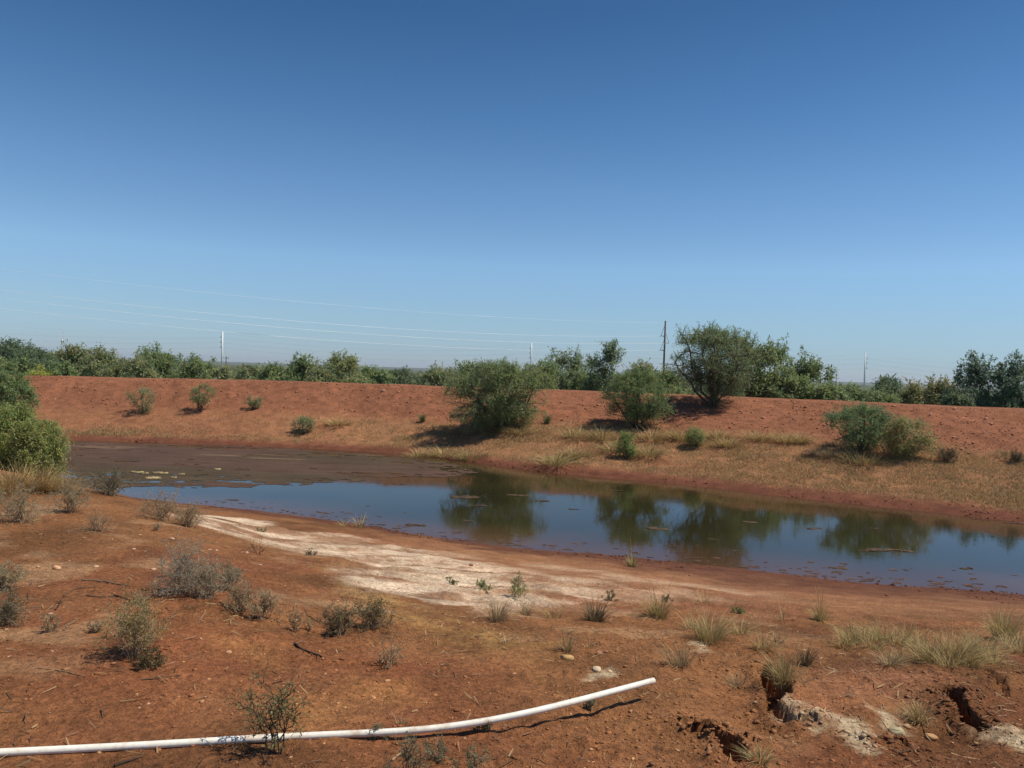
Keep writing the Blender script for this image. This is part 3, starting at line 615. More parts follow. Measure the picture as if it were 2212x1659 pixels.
# hills on the horizon
hx = np.linspace(-6500, 6500, 260); V = []
rows = [(4600, 0), (5000, .55), (5500, 1), (6200, .9), (7000, .2)]
for yy, k in rows:
    top = 14 + 22 * sst(-.1, .8, fbm(hx, hx * 0 + yy * .15, 1700, 4, 9)) + 3 * fbm(hx, hx * 0 + yy, 160, 3, 8)
    V.append(np.stack([hx, np.full_like(hx, yy), -8 + k * top], 1))
V = np.concatenate(V); ih = np.arange(len(V)).reshape(len(rows), -1)
qh = np.stack([ih[:-1, :-1], ih[:-1, 1:], ih[1:, 1:], ih[1:, :-1]], -1).reshape(-1, 4)
hc = np.array([.085, .095, .05])[None] * (1 + .3 * fbm(V[:, 0], V[:, 1], 300, 3, 3))[:, None]
tag(obj('hills', mesh('hills', V, qh, hc, True, mat_vcol('hill_scrub', .95, .05))), 'low blue hills along the horizon', None, None, 'structure')

# ------------------------------------------------------------------ poles and wires
def cyl(name, p0, p1, r0, r1, mat, parent, sides=10):
    p0 = np.array(p0, float); p1 = np.array(p1, float)
    V, f = tubes([(np.array([p0, p0 * .5 + p1 * .5, p1]), np.array([r0, (r0 + r1) / 2, r1]))], sides)
    n = sides; f = [f, np.array([np.arange(n)[::-1]]), np.array([np.arange(n) + 2 * n])]
    return obj(name, mesh(name, V, f, None, sides > 6, mat), parent)
def at(px, py, y):
    d = ray(px, py); return np.array([d[0] * y, y, EYE + d[2] * y])
# wooden pole beyond the dam
WP = at(1437.5, 694, 157); gzp = hz(WP[0], 157)
wp = thing('utility_pole', (WP[0], 157, gzp), 'tall brown wooden power pole beside the tallest tree', 'power pole'); H = WP[2] - gzp
cyl('pole', (0, 0, -.5), (0, 0, H), .24, .16, MWOOD, wp, 12)
att = []
for side, dz in ((-1, H - (WP[2] - at(1437, 727, 157)[2])), (1, H - (WP[2] - at(1437, 742, 157)[2])), (-1, H - (WP[2] - at(1437, 757.5, 157)[2]))):
    ins = cyl('insulator', (side * .17, 0, dz + .05), (side * .85, -.1, dz + .12), .075, .06, MDARK, wp, 8)
    cyl('brace', (side * .18, 0, dz + 2.0), (side * .84, -.1, dz + .14), .04, .04, MDARK, ins, 6)
    cyl('clamp', (side * .70, -.1, dz + .1), (side * .70 - .5, -.35, dz + .02), .04, .05, MDARK, ins, 6)
    att.append(np.array([WP[0] + side * .85, 157 - .1, gzp + dz + .1]))
cyl('pole_cap', (0, 0, H), (0, 0, H + .08), .17, .15, MDARK, wp, 12)
STATIC = np.array([WP[0] - .1, 157, gzp + H - .35])
def wire(name, A, B, sag, r, mat, label, group, n=60):
    k = np.linspace(0, 1, n)[:, None]; P = A * (1 - k) + B * k; P[:, 2] -= 4 * sag * (k * (1 - k))[:, 0]
    V, f = tubes([(P, np.full(n, r))], 4); o = obj(name, mesh(name, V, f, None, True, mat)); return tag(o, label, 'wire', group)
# the next pole of the line stands out of the frame to the left; its wires cross the left edge
NEXT = np.array([-95.0, 70.0])
lbs = ['uppermost of three bright wires running left from the wooden pole', 'middle one of three bright wires running left from the wooden pole', 'lowest of three bright wires running left from the wooden pole']
for i, (a, yl) in enumerate(zip(att, (626, 644, 666))):
    # height where the wire crosses the left edge fixes the height of the out-of-frame end
    u = (NEXT - a[:2]); dl = ray(0, yl)
    k = (a[0] - dl[0] * a[1]) / (dl[0] * u[1] - u[0]); pe = a[:2] + u * k; ze = EYE + dl[2] * pe[1]
    sag = 3.3
    zb = (ze + 4 * sag * k * (1 - k) - a[2] * (1 - k)) / k
    wire('power_wire', a, np.array([NEXT[0], NEXT[1], zb]), sag, .012, MWIRE, lbs[i], 'wires from the wooden pole')
u = NEXT - STATIC[:2]; dl = ray(0, 581); k = (STATIC[0] - dl[0] * STATIC[1]) / (dl[0] * u[1] - u[0]); pe = STATIC[:2] + u * k; ze = EYE + dl[2] * pe[1]
zb = (ze + 4 * 2.6 * k * (1 - k) - STATIC[2] * (1 - k)) / k
wire('shield_wire', STATIC, np.array([NEXT[0], NEXT[1], zb]), 2.6, .008, MWIRE, 'thin faint wire running left from the top of the wooden pole', 'wires from the wooden pole')

# white steel transmission poles far behind
sp = []
for px, top, y, side, lb in ((481, 716, 515, -1, 'leftmost tall white steel transmission pole above the treeline'), (1148.5, 741, 550, -1, 'middle white steel transmission pole, right of the broad mesquite bush'), (1870, 762, 525, 1, 'rightmost white steel transmission pole standing over low brush')):
    T = at(px, top, y); g = hz(T[0], y) - .5
    o = thing('steel_pole', (T[0], y, g), lb, 'transmission pole', 'white steel transmission poles'); H = T[2] - g
    cyl('pole', (0, 0, 0), (0, 0, H), .68, .34, MSTEEL, o, 16)
    tip = []
    for j, fz in enumerate((.02, .24, .43, .62)):
        z = H - fz * 17.5 - .2
        if j == 0: cyl('shield_bracket', (side * .2, 0, z), (side * .75, 0, z - .5), .16, .16, MDARK, o, 8); tip.append(np.array([T[0] + side * .75, y, g + z - .5]))
        else:
            ins = cyl('insulator', (side * .35, 0, z), (side * 1.3, -.2, z + .4), .2, .16, MDARK, o, 8); cyl('brace', (side * .35, 0, z + 2.2), (side * 1.25, -.2, z + .5), .12, .12, MDARK, ins, 6)
            tip.append(np.array([T[0] + side * 1.3, y - .2, g + z + .4]))
    sp.append(tip)
L0 = [at(-330, yy, 500) for yy in (668, 690, 704, 720)]; R0 = [at(2560, yy, 510) for yy in (800, 812, 822, 832)]
spans = [(L0, sp[0], 'left of the leftmost white steel pole'), (sp[0], sp[1], 'between the leftmost and middle white steel poles'), (sp[1], sp[2], 'between the middle and rightmost white steel poles'), (sp[2], R0, 'right of the rightmost white steel pole')]
for a, b, wh in spans:
    for j, nm in enumerate(('top thin', 'upper', 'middle', 'lowest')):
        wire('transmission_wire', a[j], b[j], 4.5, .028 if j else .016, MWIREF, f'{nm} far grey wire {wh}', 'far transmission wires', 40)

# small distant poles
def small_pole(px, top, y, lb, arm=True, r=.16):
    T = at(px, top, y); g = hz(T[0], y); o = thing('utility_pole', (T[0], y, g), lb, 'power pole'); H = T[2] - g
    cyl('pole', (0, 0, -.3), (0, 0, H), r * 1.3, r, MWOOD, o, 8)
    if arm:
        cyl('crossarm', (-1.3, -.15, H - .9), (1.3, -.15, H - .9), .09, .09, MWOOD, o, 6)
        for q in (-1.2, 0.45, 1.2): cyl('insulator', (q, -.15, H - .85), (q, -.15, H - .55), .07, .05, MDARK, o, 6)
small_pole(488.5, 769, 330, 'small dark pole with crossarm just right of the leftmost white pole')
small_pole(269.5, 770, 300, 'small dark pole poking out between mesquites on the left', False)
small_pole(763, 772, 420, 'small dark pole with crossarm above the pale airy mesquite')
small_pole(123, 762, 420, 'tiny dark pole between the dark oaks and the radio mast', False, .12)
for lb, px in (('left leg pole of the far double power pole', 1797.5),):
    T = at(px, 812, 640); g = hz(T[0], 640); o = thing('double_pole', (T[0], 640, g), 'distant twin-legged power pole right of the tall tree clump', 'power pole'); H = T[2] - g
    cyl('pole', (0, 0, -.3), (0, 0, H), .25, .2, MWOOD, o, 8); cyl('pole', (3.6, 0, -.3), (3.6, 0, H), .25, .2, MWOOD, o, 8); cyl('crossarm', (-2.6, 0, H - 2.2), (6.2, 0, H - 2.2), .14, .14, MWOOD, o, 6)
# radio mast
T = at(136, 716, 900); g = hz(T[0], 900); o = thing('radio_mast', (T[0], 900, g), 'thin lattice radio mast with a white dish above the left treeline', 'mast'); H = T[2] - g
ln = []; rr = .7
leg = [np.array([math.cos(a) * rr, math.sin(a) * rr, 0]) for a in (0.3, 2.4, 4.5)]
for l in leg: ln.append((np.array([l, l + [0, 0, H * .5], l + [0, 0, H]]), np.full(3, .09)))
for k in range(24):
    for a in range(3):
        p, q = leg[a] + [0, 0, H * k / 24], leg[(a + 1) % 3] + [0, 0, H * (k + 1) / 24]; ln.append((np.array([p, (p + q) / 2, q]), np.full(3, .05)))
V, f = tubes(ln, 4); obj('lattice', mesh('lattice', V, f, None, False, MSTEEL), o)
cyl('dish', (0, -1.0, H * .70), (0, -2.0, H * .70), 1.3, 1.3, MWIRE, o, 14); cyl('antenna', (0, 0, H), (0, 0, H + 4), .1, .05, MSTEEL, o, 6)

# ------------------------------------------------------------------ grasses
def tuft(rng, n, h, spread, width=.006, bend=.5, cols=((.50, .38, .18),), segs=4, lean=(0, 0), foot=.05):
    az = rng.uniform(0, 2 * np.pi, n); hh = h * (.3 + .7 * rng.random(n) ** 1.6); sp_ = spread * rng.random(n) ** .7
    b = np.stack([np.cos(az) * foot * rng.random(n), np.sin(az) * foot * rng.random(n), np.full(n, -.015)], 1)
    d = np.stack([np.cos(az) * sp_ + lean[0] * h, np.sin(az) * sp_ + lean[1] * h], 1)
    side = np.stack([-np.sin(az + rng.normal(size=n) * .8), np.cos(az + rng.normal(size=n) * .8), np.zeros(n)], 1) * (width * rng.uniform(.6, 1.3, n))[:, None] / 2
    k = np.linspace(0, 1, segs); curl = bend * rng.uniform(.3, 1.6, n)
    P = np.zeros((n, segs, 3)); P[:, :, :2] = b[:, None, :2] + d[:, None] * (k ** 1.6)[None, :, None]
    P[:, :, 2] = b[:, None, 2] + hh[:, None] * (k[None] - .35 * curl[:, None] * k[None] ** 3); P += rng.normal(size=P.shape) * h * .008 * k[None, :, None]
    taper = np.array([1, .9, .6, .12]) if segs == 4 else np.linspace(1, .12, segs)
    L = P + side[:, None] * taper[None, :, None]; R = P - side[:, None] * taper[None, :, None]
    V = np.stack([L, R], 2).reshape(-1, 3); i = (np.arange(n) * segs * 2)[:, None] + (np.arange(segs - 1) * 2)[None]; i = i.ravel()
    Fq = np.stack([i, i + 1, i + 3, i + 2], 1)
    cc = np.array(cols)[rng.integers(len(cols), size=n)] * rng.uniform(.7, 1.25, (n, 1)); C = np.repeat(cc, segs * 2, 0)
    return V, Fq, C
STRAW = ((.52, .38, .17), (.47, .34, .15), (.42, .31, .14)); MIXG = ((.46, .34, .16), (.34, .27, .12), (.50, .37, .17), (.30, .24, .11)); GREY = ((.40, .29, .16), (.32, .23, .13), (.46, .34, .19)); GRN = ((.32, .32, .12), (.40, .36, .16), (.58, .46, .23))
tuft_n = [0]
def put_tuft(px, bot, top, wpix, label, cols=MIXG, n=130, stalks=0, stalk_top=None, stalk_col=STRAW, width=None, bend=.5, lean=(0, 0), group='grass tufts on the near bank', foot=.3, name='grass_tuft'):
    tuft_n[0] += 1; rng = np.random.default_rng(1000 + tuft_n[0])
    b = hit(px, bot); dist = math.hypot(b[1], b[0]); h = (bot - top) / F * b[1]; w = wpx(wpix, b[1])
    o = thing(name, tuple(b), label, 'grass', group)
    wd = width or max(.0032, .0007 * b[1])
    V, f, C = tuft(rng, int(n * 1.35), h * 1.5, w * .8, wd, bend * 1.5, cols, lean=(lean[0] + rng.normal() * .10, lean[1] + rng.normal() * .08), foot=w * foot)
    obj('blades', mesh('blades', V, f, C, False, MGRASS), o)
    if stalks:
        hs = (bot - stalk_top) / F * b[1]; V, f, C = tuft(rng, stalks, hs * 1.2, w * .55, wd * .9, .5, stalk_col, lean=lean, foot=w * .15)
        obj('seed_stalks', mesh('seed_stalks', V, f, C, False, MGRASS), o)
    return o
put_tuft(1075, 1340, 1292, 62, 'brown-grey grass tuft at the lower right end of the white patch', GREY, 150)
put_tuft(1136, 1328, 1288, 40, 'thin straw tuft just right of the brown-grey tuft by the white patch', GREY, 60)
put_tuft(1195, 1335, 1300, 50, 'sparse low straw tuft between the white patch and a dark tuft', STRAW, 40)
put_tuft(1286, 1342, 1294, 60, 'dark brown dense tuft right of the white patch', ((.20, .15, .085), (.27, .21, .11), (.15, .11, .06)), 200)
put_tuft(1226, 1408, 1372, 44, 'low tuft with long straw stalks above the yellow flat stone', GREY, 60, 26, 1300)
put_tuft(1274, 1400, 1375, 30, 'few bent straw stalks right of the long-stalked tuft', STRAW, 14, 8, 1338)
put_tuft(1422, 1334, 1285, 70, 'olive tuft with a tall pale plume in the middle of the near bank', MIXG, 220, 24, 1232)
put_tuft(1365, 1224, 1196, 26, 'green tuft with tall pale stems at the water edge', GRN, 80, 8, 1168)
put_tuft(1532, 1384, 1322, 96, 'wide olive grass tuft above the upper gully', MIXG, 260, 14, 1290)
put_tuft(1470, 1436, 1388, 70, 'grey-brown spiky tuft left of the gully', GREY, 150)
put_tuft(1772, 1342, 1310, 40, 'green-based tuft with tall upright straw stalks near the pond', GRN, 90, 50, 1258)
put_tuft(1692, 1478, 1405, 68, 'dense grey grass tuft hanging over the gully', MIXG, 240, 10, 1375)
put_tuft(1738, 1438, 1385, 46, 'dark brown tuft right of the tuft over the gully', ((.20, .14, .08), (.26, .19, .10), (.14, .10, .06)), 150)
put_tuft(1680, 1390, 1362, 30, 'small dark wispy tuft behind the tuft over the gully', GREY, 60)
put_tuft(1840, 1390, 1345, 66, 'pale low tuft at the left end of the right-hand grass bank', STRAW + GRN, 160, 8, 1320)
put_tuft(1905, 1385, 1342, 80, 'pale low tuft second in the right-hand grass bank', STRAW + GRN, 170)
put_tuft(1960, 1388, 1348, 60, 'pale low tuft third in the right-hand grass bank', STRAW + MIXG, 140, 8, 1325)
put_tuft(1922, 1436, 1405, 66, 'dark low tuft below the pale right-hand grass bank', GREY, 140, 10, 1390)
put_tuft(2010, 1432, 1375, 80, 'leaning straw tuft at the left of the big right-hand clump', MIXG, 220, 14, 1350)
put_tuft(2065, 1435, 1360, 100, 'big arching straw clump below the right shoreline', STRAW + MIXG, 320, 30, 1340, lean=(.15, 0))
put_tuft(2115, 1425, 1368, 80, 'grey-olive right part of the big arching straw clump', MIXG, 220, 10, 1350)
put_tuft(2166, 1384, 1320, 70, 'tall upright yellow-green tuft near the right edge', GRN + STRAW, 280, 40, 1298, bend=.3)
put_tuft(2178, 1402, 1372, 60, 'low grey tuft at the foot of the tall upright tuft', GREY, 100)
put_tuft(1590, 1482, 1448, 56, 'small grey tuft on the slope left of the gully wall', GREY, 80)
put_tuft(1985, 1560, 1500, 66, 'drooping straw tuft on the mound between two gullies', STRAW + GREY, 200, 16, 1470, bend=1.0)
put_tuft(1640, 1640, 1610, 70, 'low grey-green weeds by the lowest gully hole', MIXG, 110)
put_tuft(1520, 1300, 1262, 50, 'few thin curved straw stems left of the tall stalks', STRAW, 16, 6, 1250)
put_tuft(1690, 1340, 1300, 40, 'two or three arching straw stems near the tall upright stalks', STRAW, 10, 4, 1280, bend=1.3)
put_tuft(775, 1140, 1112, 40, 'wispy straw grass at the water edge above the white patch', STRAW, 50, 4, 1105)
put_tuft(742, 1136, 1122, 34, 'short straw grass at the water edge beside the wispy grass', STRAW, 30)
put_tuft(1092, 1388, 1366, 32, 'small straw tuft on the yellow soil', GREY, 26)
put_tuft(866, 1566, 1540, 30, 'small dry tuft just behind the white pipe', GREY, 40)
put_tuft(1120, 1282, 1262, 50, 'straw wisps around the green seedling', STRAW, 40)
put_tuft(1015, 1440, 1400, 26, 'single thin dead stems on the red soil above the pipe', GREY, 8)
for (px, bot, top, w, lb) in ((30, 1062, 1000, 110, 'golden straw grass at the left edge below the willowy bush'), (85, 1060, 1012, 90, 'golden straw grass right of the edge clump on the left brow'), (130, 1064, 1030, 60, 'short golden straw at the right end of the left brow grass'), (-20, 1075, 1010, 90, 'golden straw grass cut off by the left edge')):
    put_tuft(px, bot, top, w, lb, ((.50, .34, .15), (.44, .30, .13), (.38, .27, .12)), 420, 20, top - 12, group='golden grass on the left brow', foot=.45)
bandx = [(1822, 1398), (1868, 1386), (1884, 1402), (1938, 1392), (1985, 1400), (1995, 1418), (2030, 1412), (2048, 1440), (2090, 1410), (2100, 1440), (2135, 1416), (2150, 1436), (2195, 1392), (2205, 1410), (1945, 1428), (1600, 1368), (1650, 1400), (1500, 1362)]
for i, (px, bot) in enumerate(bandx):
    put_tuft(px, bot, bot - 40, 58, f'wispy straw tuft in the right-hand grass, {ordinal(bandx, i)} counted from the left', STRAW + MIXG, 75, 12, bot - 62, group='wispy straw of the right-hand grass', bend=.8, foot=.4)
# far bank tufts
fb = [(1200, 1003, 968, 66, 'pale tall grass tuft at the far shore below the forked mesquite', STRAW + GRN), (960, 985, 962, 60, 'pale grass tuft at the far shore left of the broad bush reflection', STRAW), (905, 990, 968, 40, 'small grass tuft at the far shore above the scum end', STRAW), (1010, 992, 966, 50, 'grass tuft at the far shore below the broad bush', MIXG),
      (1250, 945, 918, 60, 'straw tuft left of the forked mesquite', MIXG), (1300, 950, 922, 60, 'straw tuft below the forked mesquite', MIXG), (1410, 950, 920, 60, 'straw tuft right of the forked mesquite', MIXG), (1330, 975, 945, 60, 'grey-green tuft left of the narrow weed', MIXG), (1400, 985, 955, 56, 'grey-green tuft right of the narrow weed', MIXG), (1470, 950, 925, 40, 'straw tuft left of the small green shrub', STRAW), (1570, 965, 938, 40, 'pale straw tuft below the bright straw row', STRAW), (1550, 945, 922, 50, 'straw tuft right of the small green shrub', STRAW), (1640, 950, 922, 56, 'bright straw tuft in the middle of the straw row', STRAW), (1700, 955, 930, 50, 'straw tuft near the right end of the straw row', STRAW), (1730, 958, 934, 30, 'last straw tuft at the right end of the straw row', STRAW), (730, 918, 900, 40, 'pale straw tuft at the dam foot right of the low shrub', STRAW), (1860, 1000, 972, 60, 'straw tuft at the foot of the denser right bush', MIXG), (1240, 985, 962, 50, 'olive tuft between shore grass and forked mesquite', MIXG), (1120, 935, 915, 60, 'straw fringe right of the broad bush stem', MIXG), (1010, 935, 918, 60, 'straw fringe in the shadow of the broad bush', MIXG), (1800, 985, 962, 60, 'dry weeds in the shadow of the denser right bush', GREY)]
for i, (px, bot, top, w, lb, c) in enumerate(fb):
    put_tuft(px, bot, top + (bot - top) * .2, w * 1.25, lb, c, 210, 22, top - 4, width=.022, group='grass tufts on the far bank', foot=.5)

for px, bot, top, w, lb in ((912, 912, 896, 20, 'spiky dark green clump left of the broad mesquite bush'), (1180, 915, 897, 24, 'spiky dark green clump right of the broad mesquite bush')):
    put_tuft(px, bot, top, w, lb, ((.10, .13, .05), (.14, .16, .07)), 90, width=.03, bend=.1, name='yucca', group='spiky clumps on the far bank', foot=.1)
# short dry grass that covers the far apron
rng = np.random.default_rng(5)
N = 330000
tt = rng.uniform(-.7, .85, N); ss = rng.random(N) * .62
dfv, dcv = smooth_interp(tt, FT, FD), smooth_interp(tt, CT, CD); yy = dfv + ss * (dcv - dfv); xx = tt * yy
g = (1 - sst(.34, .55, ss + .12 * fbm(xx, yy, 2.6, 4, 201) - .06 * (tt > 0))) * sst(.03, .10, ss) * (.10 + .9 * np.maximum(sst(-.45, 0, tt + .25 * fbm(xx, yy, 7, 3, 221)), .8 * sst(.26, .12, ss))) * (.20 + .80 * sst(-.35, .35, fbm(xx, yy, 1.7, 3, 205) + .7 * fbm(xx, yy, .5, 3, 207)))
k = rng.random(N) < g; xx, yy = xx[k], yy[k]; n = len(xx); zz = height(xx, yy)
a = rng.uniform(0, 6.3, n); h = rng.uniform(.03, .10, n) * (1 + .8 * sst(.2, .5, fbm(xx, yy, 1.2, 2, 209))); w = rng.uniform(.015, .035, n)
bx = np.stack([np.cos(a) * w, np.sin(a) * w, np.zeros(n)], 1) / 2; B = np.stack([xx, yy, zz - .01], 1); tip = B + np.stack([rng.normal(size=n) * h * .6, rng.normal(size=n) * h * .6, h], 1)
V = np.stack([B - bx, B + bx, tip], 1).reshape(-1, 3)
pal = np.array([(.46, .31, .15), (.42, .28, .13), (.50, .35, .17), (.34, .25, .12), (.40, .27, .13)])
pn = np.clip(((fbm(xx, yy, 1.8, 3, 213) + 1) * 2.5 + rng.normal(size=n) * .9).astype(int), 0, 4)
tag(obj('grass', mesh('grass', V, np.arange(3 * n).reshape(-1, 3), np.repeat(pal[pn] * rng.uniform(.75, 1.2, (n, 1)), 3, 0), False, MGRASS)), 'short dry tan grass covering the far bank', 'grass', None, 'stuff')

# ------------------------------------------------------------------ wiry shrubs of the near bank
def wiry(rng, h, w, stems=22, l1=4, l2=3, r=.004, leafn=3, leaf=(.016, .006), colr=(.16, .155, .085), upright=.12, jit=.10, lean=(0, 0)):
    lines, A, D = [], [], []
    for s in range(stems):
        a = rng.uniform(0, 6.3); q = rng.random() ** .6
        e = np.array([math.cos(a) * w / 2 * q + lean[0] * h, math.sin(a) * w / 2 * q + lean[1] * h, h * (upright + (1 - upright) * math.sqrt(max(0, 1 - q * q))) * rng.uniform(.6, 1.0)])
        b = np.array([e[0] * .25 * rng.random() + rng.normal() * w * .04, e[1] * .25 * rng.random() + rng.normal() * w * .04, -.02])
        P = bez(b, b * .5 + e * [.35, .35, .6], e, 6); P[1:] += rng.normal(size=(5, 3)) * h * jit * .5
        lines.append((P, np.linspace(r, r * .4, 6)))
        for i in range(l1):
            p0 = P[rng.integers(2, 6)]; dv = unit(unit(e) * .7 + rng.normal(size=3) * .7 + [0, 0, .25]); ln = h * rng.uniform(.18, .42)
            Q = np.stack([p0 + dv * ln * k for k in (0, .35, .7, 1)]); Q[1:] += rng.normal(size=(3, 3)) * ln * jit; lines.append((Q, np.linspace(r * .5, r * .28, 4)))
            A.append(Q[1:]); D.append(np.repeat(dv[None], 3, 0))
            for j in range(l2):
                q0 = Q[rng.integers(1, 4)]; d2 = unit(dv * .6 + rng.normal(size=3) * .8); l3 = ln * rng.uniform(.3, .6)
                W = np.stack([q0, q0 + d2 * l3 * .5 + rng.normal(size=3) * l3 * jit, q0 + d2 * l3]); lines.append((W, np.array([.32, .28, .22]) * r)); A.append(W); D.append(np.repeat(d2[None], 3, 0))
    A = np.vstack(A); D = np.vstack(D); T = tubes(lines, 3); n = len(A) * leafn
    if leafn == 0: return T, None
    P = np.repeat(A, leafn, 0) + rng.normal(size=(n, 3)) * h * .02; Dd = unit(np.repeat(D, leafn, 0) * .5 + rng.normal(size=(n, 3)))
    V, f = leaves(rng, P, Dd, leaf[0] * rng.uniform(.5, 1.3, n), leaf[1] * rng.uniform(.6, 1.3, n))
    C = np.repeat(np.array(colr)[None] * 1.25 * rng.uniform(.65, 1.3, (n, 1)) * (1 + rng.normal(size=(n, 3)) * .05), 4, 0)
    return T, (V, f, C)
wn = [0]
def put_wiry(px, bot, top, wpix, label, twig=(.32, .23, .145), name='dry_shrub', group='wiry shrubs on the near bank', z=None, **kw):
    wn[0] += 1; rng = np.random.default_rng(2000 + wn[0]); b = hit(px, bot); h = (bot - top) / F * b[1] * 1.0; w = wpx(wpix, b[1])
    s = max(1.0, b[1] / 7.0); kw['r'] = kw.get('r', .003) * s; kw['stems'] = max(4, int(kw['stems'] * .85)); kw['leafn'] = (kw['leafn'] + 1) // 2 if kw['leafn'] > 2 else kw['leafn']; lf = kw.get('leaf', (.014, .005)); kw['leaf'] = (lf[0] * s ** .6, lf[1] * s ** .6)
    o = thing(name, tuple(b), label, 'shrub', group); T, Lf = wiry(rng, h, w, **kw)
    tc = np.array(twig)[None] * rng.uniform(.9, 1.1)
    obj('stems', mesh('stems', T[0], T[1], np.repeat(tc, len(T[0]), 0), False, MTWIG), o)
    if Lf: obj('foliage', mesh('foliage', Lf[0], Lf[1], Lf[2], False, MLEAF), o)
    return o
GG = (.37, .32, .19); GB = (.38, .28, .16)
put_wiry(42, 1128, 1050, 116, 'grey-green wiry shrub at the left edge below the golden grass', colr=GG, stems=46, leafn=4)
put_wiry(150, 1108, 1042, 90, 'grey-green wiry shrub right of the edge shrub on the left brow', colr=GG, stems=40, leafn=4)
put_wiry(240, 1070, 1016, 96, 'dense grey-green shrub on the brow in front of the scum mat', colr=(.115, .125, .075), stems=46, leafn=5)
put_wiry(206, 1148, 1108, 74, 'small sparse dead shrub on the bare left slope', colr=GB, stems=20, leafn=1)
put_wiry(345, 1122, 1068, 100, 'brown-grey wiry shrub at the left end of the white patch', colr=GB, stems=44, leafn=3)
put_wiry(405, 1138, 1090, 90, 'low brown twiggy shrub against the start of the white patch', colr=GB, stems=40, leafn=2)
put_wiry(338, 1146, 1128, 30, 'tiny dead twigs below the twiggy shrub by the white patch', colr=GB, stems=9, leafn=1)
put_wiry(392, 1282, 1184, 120, 'large silvery wiry shrub in the middle of the left slope', colr=(.36, .32, .22), stems=50, leafn=4, twig=(.30, .25, .19))
put_wiry(445, 1290, 1222, 90, 'silvery wiry shrub joined to the right of the large one', colr=(.33, .29, .19), stems=36, leafn=3, twig=(.26, .21, .15))
put_wiry(490, 1275, 1220, 62, 'small silvery tuft-like shrub standing right of the large silvery pair', colr=(.33, .30, .19), stems=26, leafn=4, twig=(.24, .19, .14))
put_wiry(520, 1322, 1262, 80, 'brown twiggy shrub below the small silvery one', colr=GB, stems=30, leafn=2)
put_wiry(565, 1334, 1280, 76, 'low brown twiggy shrub right of another brown twiggy one', colr=GB, stems=28, leafn=2)
put_wiry(288, 1420, 1292, 126, 'olive leafy bush on the left slope, its branches trailing downhill', colr=(.29, .24, .09), stems=34, leafn=3, leaf=(.014, .006), l1=5)
put_wiry(322, 1442, 1405, 60, 'dark trailing twigs at the foot of the olive leafy bush', colr=(.12, .10, .04), stems=18, leafn=2)
put_wiry(12, 1275, 1222, 76, 'grey-green shrub at the left edge, upper of two', colr=GG, stems=36, leafn=4)
put_wiry(8, 1350, 1275, 90, 'grey-green shrub at the left edge, lower of two', colr=(.15, .14, .08), stems=40, leafn=4)
put_wiry(634, 1364, 1320, 40, 'tiny upright dead twig on bare red soil', colr=GB, stems=9, leafn=1)
put_wiry(668, 1362, 1340, 20, 'tiniest twig right of the upright dead twig', colr=GB, stems=5, leafn=1)
put_wiry(735, 1372, 1305, 86, 'wiry olive-brown shrub below the white patch, left half', colr=(.14, .115, .05), stems=34, leafn=3)
put_wiry(805, 1356, 1298, 86, 'wiry olive-brown shrub below the white patch, right half', colr=(.15, .12, .05), stems=40, leafn=3)
put_wiry(842, 1436, 1386, 66, 'sparse dark twig plant on red soil above the pipe', colr=GB, stems=14, leafn=1)
put_wiry(598, 1628, 1478, 112, 'leafy olive shrub with bare dark stems standing in front of the white pipe', colr=(.22, .20, .09), stems=8, l1=7, l2=3, leafn=2, leaf=(.017, .0075), r=.0042, upright=.75, lean=(-.14, 0.05), twig=(.085, .055, .04))
put_wiry(880, 1672, 1592, 130, 'sparse thorny grey twigs at the bottom edge', colr=(.2, .19, .10), stems=14, l1=5, leafn=1, twig=(.17, .145, .10), r=.0028)
put_wiry(955, 1640, 1588, 70, 'small thorny twig plant just below the pipe', colr=(.19, .18, .1), stems=9, leafn=1, twig=(.18, .15, .1), r=.0025)
put_wiry(1010, 1680, 1615, 80, 'thin grey thorny twigs at the bottom edge right of the sparse one', colr=(.2, .19, .1), stems=10, leafn=1, twig=(.18, .15, .11), r=.0025)
put_wiry(820, 1596, 1556, 26, 'little twig crossing in front of the pipe left of its middle', colr=(.2, .19, .1), stems=6, leafn=1, twig=(.16, .13, .09), r=.0022)
put_wiry(1046, 1580, 1556, 28, 'little leafy sprig crossing in front of the pipe at its middle', colr=(.2, .19, .1), stems=6, leafn=2, twig=(.16, .13, .09), r=.0022)
put_wiry(1272, 1532, 1506, 24, 'little leafy sprig crossing in front of the raised part of the pipe', colr=(.2, .19, .1), stems=6, leafn=2, twig=(.16, .13, .09), r=.0022)
put_wiry(1108, 1288, 1246, 46, 'bright green feathery seedling at the right end of the white patch', colr=(.20, .25, .09), stems=9, leafn=4, leaf=(.02, .006), upright=.4, name='green_seedling', lean=(.3, 0))
put_wiry(1044, 1272, 1256, 44, 'low bright green seedling left of the feathery one', colr=(.22, .26, .10), stems=12, leafn=4, name='green_seedling')
put_wiry(974, 1262, 1248, 30, 'tiny green seedling on the white patch', colr=(.16, .19, .09), stems=8, leafn=4, name='green_seedling')
put_wiry(1592, 1324, 1312, 26, 'tiny green weed on bare soil near the right shoreline', colr=(.20, .25, .09), stems=10, leafn=4, leaf=(.016, .007), name='green_seedling')
put_wiry(1318, 1298, 1276, 30, 'small olive weed right of the feathery seedling', colr=(.15, .15, .07), stems=10, leafn=3)
put_wiry(300, 1165 + 140, 1275, 40, 'small dead twigs among the fallen sticks', colr=GB, stems=10, leafn=1)
put_wiry(105, 1366, 1330, 60, 'sparse dead twigs on the left slope by a pale stone', colr=GB, stems=12, leafn=1)
put_wiry(205, 1366, 1340, 40, 'sparse dead twigs left of the olive leafy bush', colr=GB, stems=12, leafn=1)
